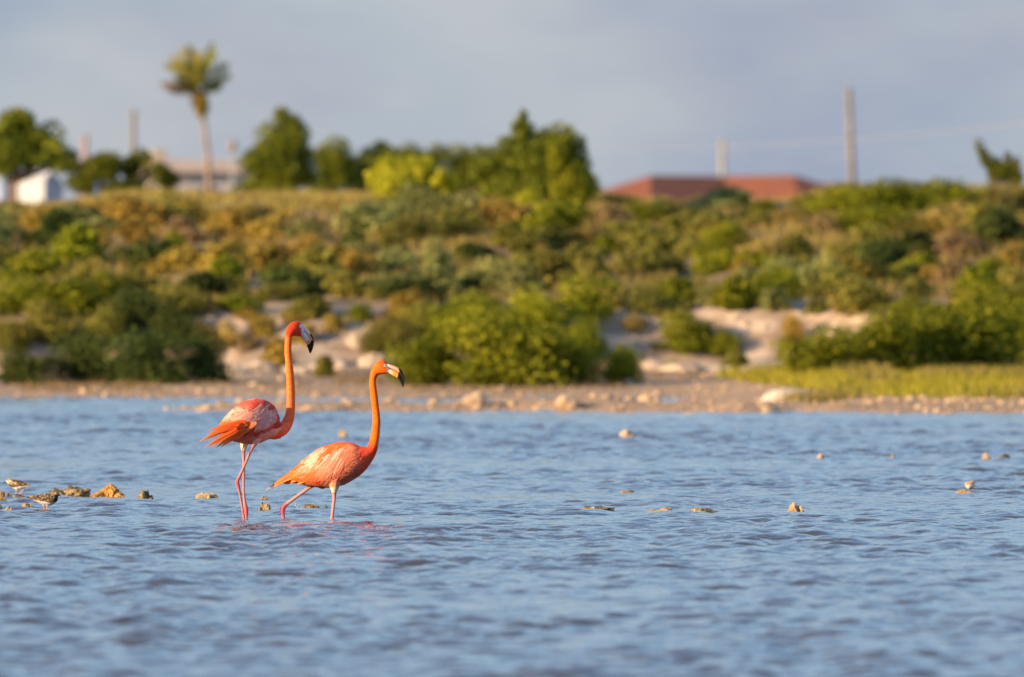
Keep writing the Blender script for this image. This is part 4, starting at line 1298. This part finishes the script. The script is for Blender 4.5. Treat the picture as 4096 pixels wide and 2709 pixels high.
for side in (-1, 1):
    mb = MB()
    dl = lambda x, y: 0.42 + 0.25 * (y - 1620) / 120
    scatter_feathers(LB, mb, paint_left, side, 260, (905, 1605, 1118, 1745), (16, 30), (8, 12), dl, LIM, 1.6, mixp=(0.08, [PALE, PINK, RED]))
    scatter_feathers(LB, mb, paint_left, side, 16, (950, 1606, 1050, 1670), (45, 75), (9, 14), lambda x, y: 0.62, LIM, 2.6, mixp=(0.12, [PALE, RED]))
    mb.build('wing', M_FEATHER, root, True)
mb = MB()
for side in (-1, 1):
    scatter_feathers(LB, mb, paint_left, side, 120, (930, 1735, 1112, 1772), (16, 30), (7, 10), lambda x, y: 0.05, LIM, 1.2)
mb.build('belly_feathers', M_FEATHER, root, True)
# small breast feathers at the base of the neck
mb = MB()
OC = [(0.86, 0.085, 0.012), (0.88, 0.13, 0.018), (0.80, 0.05, 0.012), (0.88, 0.17, 0.03)]
tail = [((965, 1692), (900, 1704), (837, 1721), -22, -8, 13), ((960, 1702), (880, 1728), (800, 1767), -16, 0, 18), ((955, 1706), (880, 1725), (812, 1760), -25, -10, 15), ((950, 1714), (890, 1745), (823, 1792), 0, 6, 15),
        ((955, 1720), (905, 1748), (850, 1789), -10, -4, 15), ((960, 1725), (918, 1752), (868, 1790), -20, -10, 15), ((965, 1730), (930, 1754), (888, 1787), -28, -14, 17), ((975, 1735), (940, 1752), (905, 1776), -30, -20, 16),
        ((985, 1688), (940, 1696), (890, 1716), -40, -24, 22), ((990, 1694), (950, 1702), (905, 1728), -42, -26, 24), ((990, 1702), (950, 1714), (910, 1742), -42, -28, 22), ((985, 1712), (950, 1728), (915, 1756), -40, -28, 22),
        ((1000, 1692), (965, 1705), (930, 1735), -50, -42, 22), ((1008, 1690), (975, 1702), (945, 1722), -54, -46, 20), ((1000, 1714), (978, 1730), (955, 1750), -50, -42, 17), ((1018, 1692), (998, 1712), (972, 1740), -62, -56, 18),
        ((1028, 1690), (1008, 1706), (988, 1730), -68, -62, 16), ((960, 1712), (900, 1736), (838, 1780), 8, 10, 14), ((955, 1700), (890, 1714), (830, 1742), 4, 6, 14)]
for k, (a, b_, c, l0, l1, w) in enumerate(tail):
    col = jitter(OC[(k * 7) % 4] if a[0] < 1010 else (0.85, 0.30, 0.17))
    lr = -66 - (k % 5) if k < 12 else l0 - 18
    for side in (-1, 1):
        if side > 0 and k < 12: continue
        add_feather(mb, LB, [a, b_, c], w, col, side, lats=(lr, lr + 0.36 * math.hypot(c[0] - a[0], c[1] - a[1])) if side < 0 else (l0, l1), tipcol=jitter((0.92, 0.27, 0.05)), tilt=0.3)
mb.build('tail', M_FEATHER, root, True)
L_BILL = [(1206, 1300, 1203, 1348, 12.5), (1222, 1316, 1211, 1358, 10.5), (1238, 1333, 1219, 1371, 9), (1249, 1352, 1224, 1381, 8), (1251, 1375, 1229, 1394, 6), (1247, 1397, 1233, 1407, 4), (1240, 1415, 1237, 1416, 1.2)]
def bill_col(t_, f_):
    if t_ > 0.52 or (f_ < 0.30 and t_ > 0.30) : return (0.012, 0.011, 0.012)
    if f_ > 0.6 and t_ > 0.34: return (0.85, 0.32, 0.06)
    return blend((0.80, 0.72, 0.68), (0.78, 0.45, 0.38), (t_ - 0.1) * 3)
bill_part(LB, L_BILL, 0.0, 0.40, bill_col, 'upper_bill', root)
bill_part(LB, L_BILL, 0.43, 1.0, bill_col, 'lower_bill', root)
for sg in (-1, 1):
    e = ball(LB, 1203, 1307, sg * 14.5, 3.2, M_EYE, 'eye', root, sq=0.6)
    p_ = ball(LB, 1203, 1307, sg * 16.4, 2.0, M_PUPIL, 'pupil', root, sq=0.5)
    p_.parent = e; p_.location = Vector((0, sg * 1.7 * LB.S, 0))
tag(root, 'upright flamingo with pale pink wing and loose orange tail, standing with crossed legs', 'flamingo')

# --- walking flamingo
RB = Bird(1320, 2078, row_depth(2077), R(-4))
R_RINGS = [(1112, 1925, 1120, 1936, 5), (1150, 1895, 1156, 1930, 18), (1188, 1863, 1188, 1936, 40), (1234, 1824, 1235, 1947, 60), (1280, 1792, 1290, 1953, 72), (1325, 1776, 1335, 1952, 77), (1371, 1769, 1385, 1937, 76),
           (1408, 1773, 1425, 1914, 68), (1440, 1786, 1455, 1890, 54), (1462, 1789, 1482, 1856, 38), (1470, 1786, 1500, 1826, 27), (1477, 1768, 1513, 1790, 21), (1484, 1735, 1520, 1745, 18), (1490, 1692, 1522, 1694, 16),
           (1491, 1660, 1520, 1660, 15), (1488, 1630, 1516, 1630, 14.5), (1482, 1584, 1511, 1584, 14.5), (1478, 1540, 1505, 1540, 14), (1479, 1514, 1505, 1518, 14), (1484, 1487, 1513, 1502, 15.5), (1496, 1462, 1524, 1499, 18.5),
           (1512, 1447, 1534, 1498, 20), (1530, 1441, 1545, 1497, 19), (1545, 1449, 1554, 1496, 15), (1554, 1459, 1559, 1493, 11.5)]
R_LEGS = [[(1340, 1915, -30, 34), (1338, 1952, -28, 18), (1337, 1974, -26, 9.5), (1337, 1997, -25, 7.2), (1332, 2040, -25, 6.8), (1328, 2076, -25, 6.8), (1325, 2100, -25, 9.5), (1326, 2120, -25, 6.5), (1330, 2175, -25, 6)],
          [(1285, 1915, 20, 30), (1246, 1945, 22, 10), (1222, 1963, 22, 7.4), (1180, 1993, 22, 7), (1150, 2015, 22, 7.8), (1133, 2030, 22, 10.8), (1129, 2046, 22, 9.8), (1132, 2066, 22, 7), (1133, 2084, 22, 7.5), (1126, 2110, 22, 6), (1112, 2165, 22, 6)]]
def paint_right(px, py, la):
    wob = fnoise(px, py, 14, 5.0)
    if py > 1950 or (px < 1235 and seg_dist(px, py, [(1246, 1945), (1133, 2030)]) < 12 and py > 1940):
        if px > 1290 and py < 1976: return blend(THIGH, LEG, (py - 1966) / 10)
        return blend((0.54, 0.26, 0.23), (0.76, 0.11, 0.15), blob(px, py, 1133, 2048, 18, 36))
    if py < 1822 and px > 1472:
        c = blend((0.93, 0.155, 0.008), (0.90, 0.115, 0.008), 0.5 + wob)
        c = blend(c, (0.86, 0.085, 0.014), 0.8 * blob(px, py, 1530, 1450, 22, 12))
        c = blend(c, RED, (py + (1495 - px) * 0.9 - 1770 + 14 * wob) / 36)
        return blend(c, (0.82, 0.66, 0.55), max((px - 1548 + wob * 2 - (1470 - py) * 0.12) / 4, blob(px, py, 1543, 1463, 7, 5)))
    c = SALMON
    c = blend(c, PALE, blob(px, py, 1270, 1862, 62, 46, 0.5))
    c = blend(c, (0.88, 0.66, 0.48), blob(px, py, 1245, 1850, 44, 26, 0.5))
    c = blend(c, (0.88, 0.15, 0.025), max(0, min(1, (16 + 8 * wob - seg_dist(px, py, [(1285, 1832), (1320, 1806), (1372, 1782)])) / 6)))
    c = blend(c, (0.84, 0.10, 0.03), 0.8 * max(0, min(1, (10 - seg_dist(px, py, [(1290, 1790), (1330, 1774), (1390, 1770), (1440, 1786), (1475, 1800)])) / 6)))
    c = blend(c, RED, 0.85 * max(0, min(1, (px - 1412) / 26)))
    c = blend(c, (0.74, 0.20, 0.11), 0.6 * blob(px, py, 1410, 1890, 44, 40))
    if px < 1200: c = blend(c, TAILO, (1205 - px) / 14)
    c = blend(c, (0.90, 0.20, 0.02), 0.95 * blob(px, py, 1222, 1906, 60, 24, 0.5))
    c = blend(c, (0.80, 0.03, 0.012), blob(px, py, 1277, 1926, 17, 12))
    if py > 1930 and px > 1290: c = blend(c, (0.84, 0.40, 0.24), 0.6)
    return c
root = empty('flamingo', at(1320, 2078, RB.Y), RB.rot)
root.location.z = 0.0
link('body', body_mesh(RB, R_RINGS, R_LEGS, 0.0038, paint_right, 'body', M_PLUMAGE, 4, toe=(26, 34)), root)
LIM = 9 * 5
for side in (-1, 1):
    mb = MB()
    scatter_feathers(RB, mb, paint_right, side, 150, (1165, 1785, 1440, 1930), (26, 46), (8, 12), lambda x, y: 0.75 - 0.6 * max(0, (y - 1860) / 60), LIM, 1.6, mixp=(0.15, [PALE, SALMON, (0.88, 0.2, 0.05)]))
    scatter_feathers(RB, mb, paint_right, side, 120, (1225, 1785, 1390, 1880), (55, 100), (7, 12), lambda x, y: 0.80 + 0.22 * (x - 1300) / 80, LIM, 3.0, lambda x, y: y < 1880 - (1310 - x) * 0.3 or x > 1310,
                     mixp=(0.28, [PALE, (0.9, 0.70, 0.56), (0.88, 0.16, 0.03), (0.86, 0.12, 0.03)]))
    mb.build('wing', M_FEATHER, root, True)
mb = MB()
for side in (-1, 1):
    scatter_feathers(RB, mb, paint_right, side, 200, (1210, 1800, 1470, 1948), (16, 34), (6, 10), lambda x, y: 0.35 - 0.3 * (y - 1850) / 100, LIM, 0.6, lambda x, y: x > 1360 or y > 1895, mixp=(0.2, [PALE, SALMON, (0.8, 0.15, 0.06)]))
mb.build('breast_feathers', M_FEATHER, root, True)
mb = MB()
tail = [((1228, 1874), (1142, 1908), (1061, 1965), -16, -4, 10), ((1215, 1880), (1150, 1912), (1087, 1956), -20, -8, 15), ((1228, 1868), (1165, 1895), (1105, 1936), -28, -10, 16), ((1220, 1890), (1170, 1908), (1120, 1936), -26, -12, 16),
        ((1238, 1888), (1188, 1902), (1142, 1926), -38, -18, 18), ((1205, 1878), (1138, 1908), (1072, 1957), 0, 0, 11), ((1242, 1903), (1200, 1914), (1160, 1933), -42, -22, 16), ((1255, 1912), (1222, 1922), (1190, 1938), -48, -30, 14),
        ((1225, 1872), (1172, 1890), (1122, 1920), -12, -4, 14), ((1240, 1880), (1200, 1888), (1150, 1912), -36, -20, 18)]
for k, (a, b_, c, l0, l1, w) in enumerate(tail):
    for side in (-1, 1):
        add_feather(mb, RB, [a, b_, c], w, jitter(OC[(k * 5) % 4]), side, lats=(l0, l1), tilt=0.4, tipcol=jitter((0.92, 0.30, 0.06)))
mb.build('tail', M_FEATHER, root, True)
R_BILL = [(1551, 1456, 1558, 1495, 12), (1573, 1463, 1573, 1504, 10.5), (1594, 1472, 1586, 1511, 9.5), (1609, 1485, 1594, 1518, 8), (1617, 1507, 1601, 1529, 6), (1618, 1531, 1608, 1543, 4), (1614, 1550, 1612, 1550, 1.2)]
def bill_col_r(t_, f_):
    if t_ > 0.40 - 0.06 * (f_ < 0.2): return (0.012, 0.011, 0.012)
    if f_ > 0.45: return blend((0.84, 0.62, 0.42), (0.90, 0.33, 0.04), (t_ - 0.08) * 7)
    return blend((0.72, 0.50, 0.45), (0.88, 0.40, 0.24), (t_ - 0.04) * 6)
bill_part(RB, R_BILL, 0.0, 0.41, bill_col_r, 'upper_bill', root)
bill_part(RB, R_BILL, 0.44, 1.0, bill_col_r, 'lower_bill', root)
for sg in (-1, 1):
    e = ball(RB, 1541, 1462, sg * 15.5, 3.2, M_EYE, 'eye', root, sq=0.6)
    p_ = ball(RB, 1541, 1462, 0, 2.0, M_PUPIL, 'pupil', e, sq=0.5)
    p_.location = Vector((0, sg * 1.7 * RB.S, 0))
tag(root, 'walking flamingo with salmon pink wing, bright orange neck and one leg bent back', 'flamingo')

# --- small waders; outlines read in the enlarged view, scale k
def wader(name, ox, oy, k, y0, rot, rings, legs, paint_uv, bill, eye, label, voxel=0.0022, feathers=0, fdir=1, z0=0.0):
    c = lambda u, v: (ox + u / k, oy + v / k)
    cx = c(*[sum(r[0] for r in rings) / len(rings), 0])[0]
    B = Bird(cx, y0, row_depth(y0), rot)
    rg = [(*c(r[0], r[1]), *c(r[2], r[3]), r[4] / k) for r in rings]
    lg = [[(*c(p[0], p[1]), p[2] / k, p[3] / k) for p in L] for L in legs]
    root = empty(name, at(cx, y0, B.Y), rot); root.location.z = z0
    pf = lambda px, py, la: paint_uv((px - ox) * k, (py - oy) * k)
    link('body', body_mesh(B, rg, lg, voxel, pf, 'body', M_WADER, 3, toe=(4, 5)), root)
    if feathers:
        for side in (-1, 1):
            mb = MB(); lim = int(len(B.D) * 0.62)
            n = 0
            while n < feathers:
                i = fr.randrange(4, lim); q = fr.uniform(0.32, 0.98)
                d = B.D[i]
                x, y = d[2] + (d[0] - d[2]) * q, d[3] + (d[1] - d[3]) * q
                n += 1
                col = fr.choice([(0.05, 0.035, 0.025), (0.09, 0.06, 0.035), (0.40, 0.24, 0.10), (0.14, 0.09, 0.05), (0.55, 0.40, 0.24)])
                l_ = fr.uniform(5, 10)
                add_feather(mb, B, [(x, y), (x - fdir * l_ * 0.5, y + l_ * 0.16), (x - fdir * l_, y + l_ * 0.3)], fr.uniform(2.0, 3.6), col, side, 0.5 + 0.5 * fr.random(), lim)
            mb.build('wing', M_WADER, root, True)
    if bill:
        bp_ = [(*c(r[0], r[1]), *c(r[2], r[3]), r[4] / k) for r in bill]
        bill_part(B, bp_, 0, 1, lambda a, b_: (0.02, 0.018, 0.016), 'bill', root, 3, 8)
    if eye:
        ex, ey = c(eye[0], eye[1])
        for sg in (-1, 1): ball(B, ex, ey, sg * eye[2] / k, eye[3] / k, M_PUPIL, 'eye', root)
    tag(root, label, 'bird')
WLEG = (0.80, 0.20, 0.05)
def paint_t1(u, v):
    if v > 652: return WLEG
    w = fnoise(u, v, 30, 2)
    belly = 510 + (u - 470) * 0.20
    if u > 930 and v > 455 + 10 * w:
        if blob(u, v, 975, 500, 14, 26) > 0.5: return (0.55, 0.5, 0.45)
        return blend((0.03, 0.026, 0.024), (0.75, 0.68, 0.6), (v - 575) / 30)
    if u > 955: return blend((0.12, 0.08, 0.05), (0.40, 0.28, 0.16), 0.5 + w)
    if v > belly + 8 * w: return (0.80, 0.74, 0.66)
    return blend((0.05, 0.035, 0.022), (0.42, 0.27, 0.13), 0.45 + 1.6 * w)
wader('turnstone', 0, 1880, 4.56, 2049, R(10),
      [(462, 497, 466, 506, 5), (560, 478, 575, 532, 30), (680, 455, 690, 590, 60), (820, 430, 800, 640, 86), (920, 432, 900, 652, 92), (985, 428, 985, 622, 76), (1000, 414, 1048, 562, 54), (1005, 405, 1056, 500, 42), (1030, 399, 1067, 476, 34), (1060, 412, 1075, 462, 20)],
      [[(800, 600, 25, 40), (790, 640, 25, 16), (795, 680, 25, 8), (812, 740, 22, 8), (815, 800, 22, 8)], [(870, 600, -25, 40), (862, 640, -25, 18), (860, 690, -25, 8), (864, 750, -22, 8), (866, 800, -22, 8)]],
      paint_t1, [(1062, 438, 1066, 468, 10), (1090, 456, 1088, 476, 7), (1120, 487, 1118, 489, 2)], (1052, 436, 27, 8),
      'mottled brown turnstone with white belly and black breast, wading with its bill down', feathers=90)
def paint_t2(u, v):
    if v > 362: return (0.78, 0.32, 0.20)
    w = fnoise(u, v, 26, 6)
    if u < 215 and v < 250:
        if v > 195 and u > 110: return blend((0.72, 0.62, 0.5), (0.3, 0.2, 0.1), 0.2 + w)
        return blend((0.45, 0.33, 0.2), (0.2, 0.13, 0.08), 0.4 + w)
    if u < 300 and 250 < v < 318 and u < 160 + (v - 200) * 2.0: return blend((0.04, 0.03, 0.025), (0.35, 0.22, 0.1), 0.3 + w)
    if v > 300 - (u - 300) * 0.06: return (0.74, 0.68, 0.62)
    if blob(u, v, 268, 250, 32, 34) > 0.4: return (0.55, 0.38, 0.2)
    return blend((0.03, 0.026, 0.022), (0.20, 0.13, 0.07), 0.35 + 1.4 * w)
wader('turnstone', 0, 1880, 4.56, 1985, R(-12),
      [(545, 272, 545, 308, 8), (480, 240, 490, 314, 26), (390, 195, 400, 344, 50), (300, 180, 310, 359, 58), (240, 178, 230, 332, 54), (206, 178, 178, 292, 42), (200, 165, 140, 248, 34), (165, 152, 124, 234, 31), (126, 162, 107, 222, 23), (106, 182, 104, 214, 11)],
      [[(310, 320, -20, 34), (302, 352, -20, 14), (298, 390, -20, 8), (286, 470, -20, 8), (284, 482, -20, 8)], [(400, 310, 20, 34), (432, 346, 20, 13), (418, 375, 20, 8), (380, 412, 20, 9), (350, 470, 20, 8), (348, 482, 20, 8)]],
      paint_t2, [(108, 198, 106, 222, 9), (85, 214, 84, 230, 6), (48, 243, 50, 244, 1.5)], (138, 186, 25, 7),
      'dark backed turnstone striding on a flat rock with its bill lowered', feathers=60, fdir=-1)
def paint_sp(u, v):
    if v > 492: return (0.1, 0.08, 0.06)
    w = fnoise(u, v, 30, 8)
    if v > 395 - (u - 1050) * 0.25 + 14 * w: return (0.84, 0.76, 0.66)
    return blend((0.45, 0.28, 0.13), (0.62, 0.42, 0.24), 0.5 + w)
wader('sandpiper', 3700, 1880, 5.987, 1969, R(30),
      [(948, 345, 954, 362, 8), (985, 328, 985, 440, 42), (1050, 310, 1040, 492, 72), (1110, 298, 1110, 482, 74), (1160, 292, 1160, 462, 58), (1182, 300, 1182, 420, 34), (1192, 322, 1190, 390, 16)],
      [[(1040, 450, -15, 30), (1028, 488, -15, 10), (1022, 528, -15, 7), (1021, 545, -15, 7)], [(1090, 450, 15, 30), (1090, 486, 15, 10), (1086, 526, 15, 7), (1086, 545, 15, 7)]],
      paint_sp, [(1184, 345, 1184, 368, 10), (1200, 385, 1192, 395, 6), (1204, 440, 1200, 441, 2)], (1176, 335, 26, 7),
      'tiny pale sandpiper with white belly hunched on a flat orange rock', feathers=0, z0=0.012)

# small splash thrown up beside the smooth rounded rock
M_SPLASH, t, b = new_mat('splash_water')
b.inputs['Base Color'].default_value = (0.8, 0.85, 0.9, 1); b.inputs['Roughness'].default_value = 0.05; b.inputs['Transmission Weight'].default_value = 0.6; b.inputs['IOR'].default_value = 1.33
Y = row_depth(2042)
mb = MB()
arc = [at(x, y, Y) for x, y in [(1214, 2040), (1204, 2042), (1194, 2036), (1187, 2026), (1182, 2014), (1179, 2007)]]
mb.tube([tuple(p) for p in arc], [0.006, 0.005, 0.004, 0.0035, 0.003, 0.001], 6)
for x, y, r_ in [(1183, 2022, 0.006), (1206, 2037, 0.008), (1196, 2043, 0.005), (1190, 2044, 0.004), (1200, 2046, 0.004)]:
    p = at(x, y, Y)
    mb.tube([tuple(p + Vector((0, 0, -r_))), tuple(p + Vector((0, 0, -r_ * 0.5))), tuple(p + Vector((0, 0, r_ * 0.5))), tuple(p + Vector((0, 0, r_)))], [r_ * 0.2, r_ * 0.87, r_ * 0.87, r_ * 0.2], 8)
tag(mb.build('water_splash', M_SPLASH, None, True), 'thin splash of water thrown up beside the smooth rounded rock', 'splash')
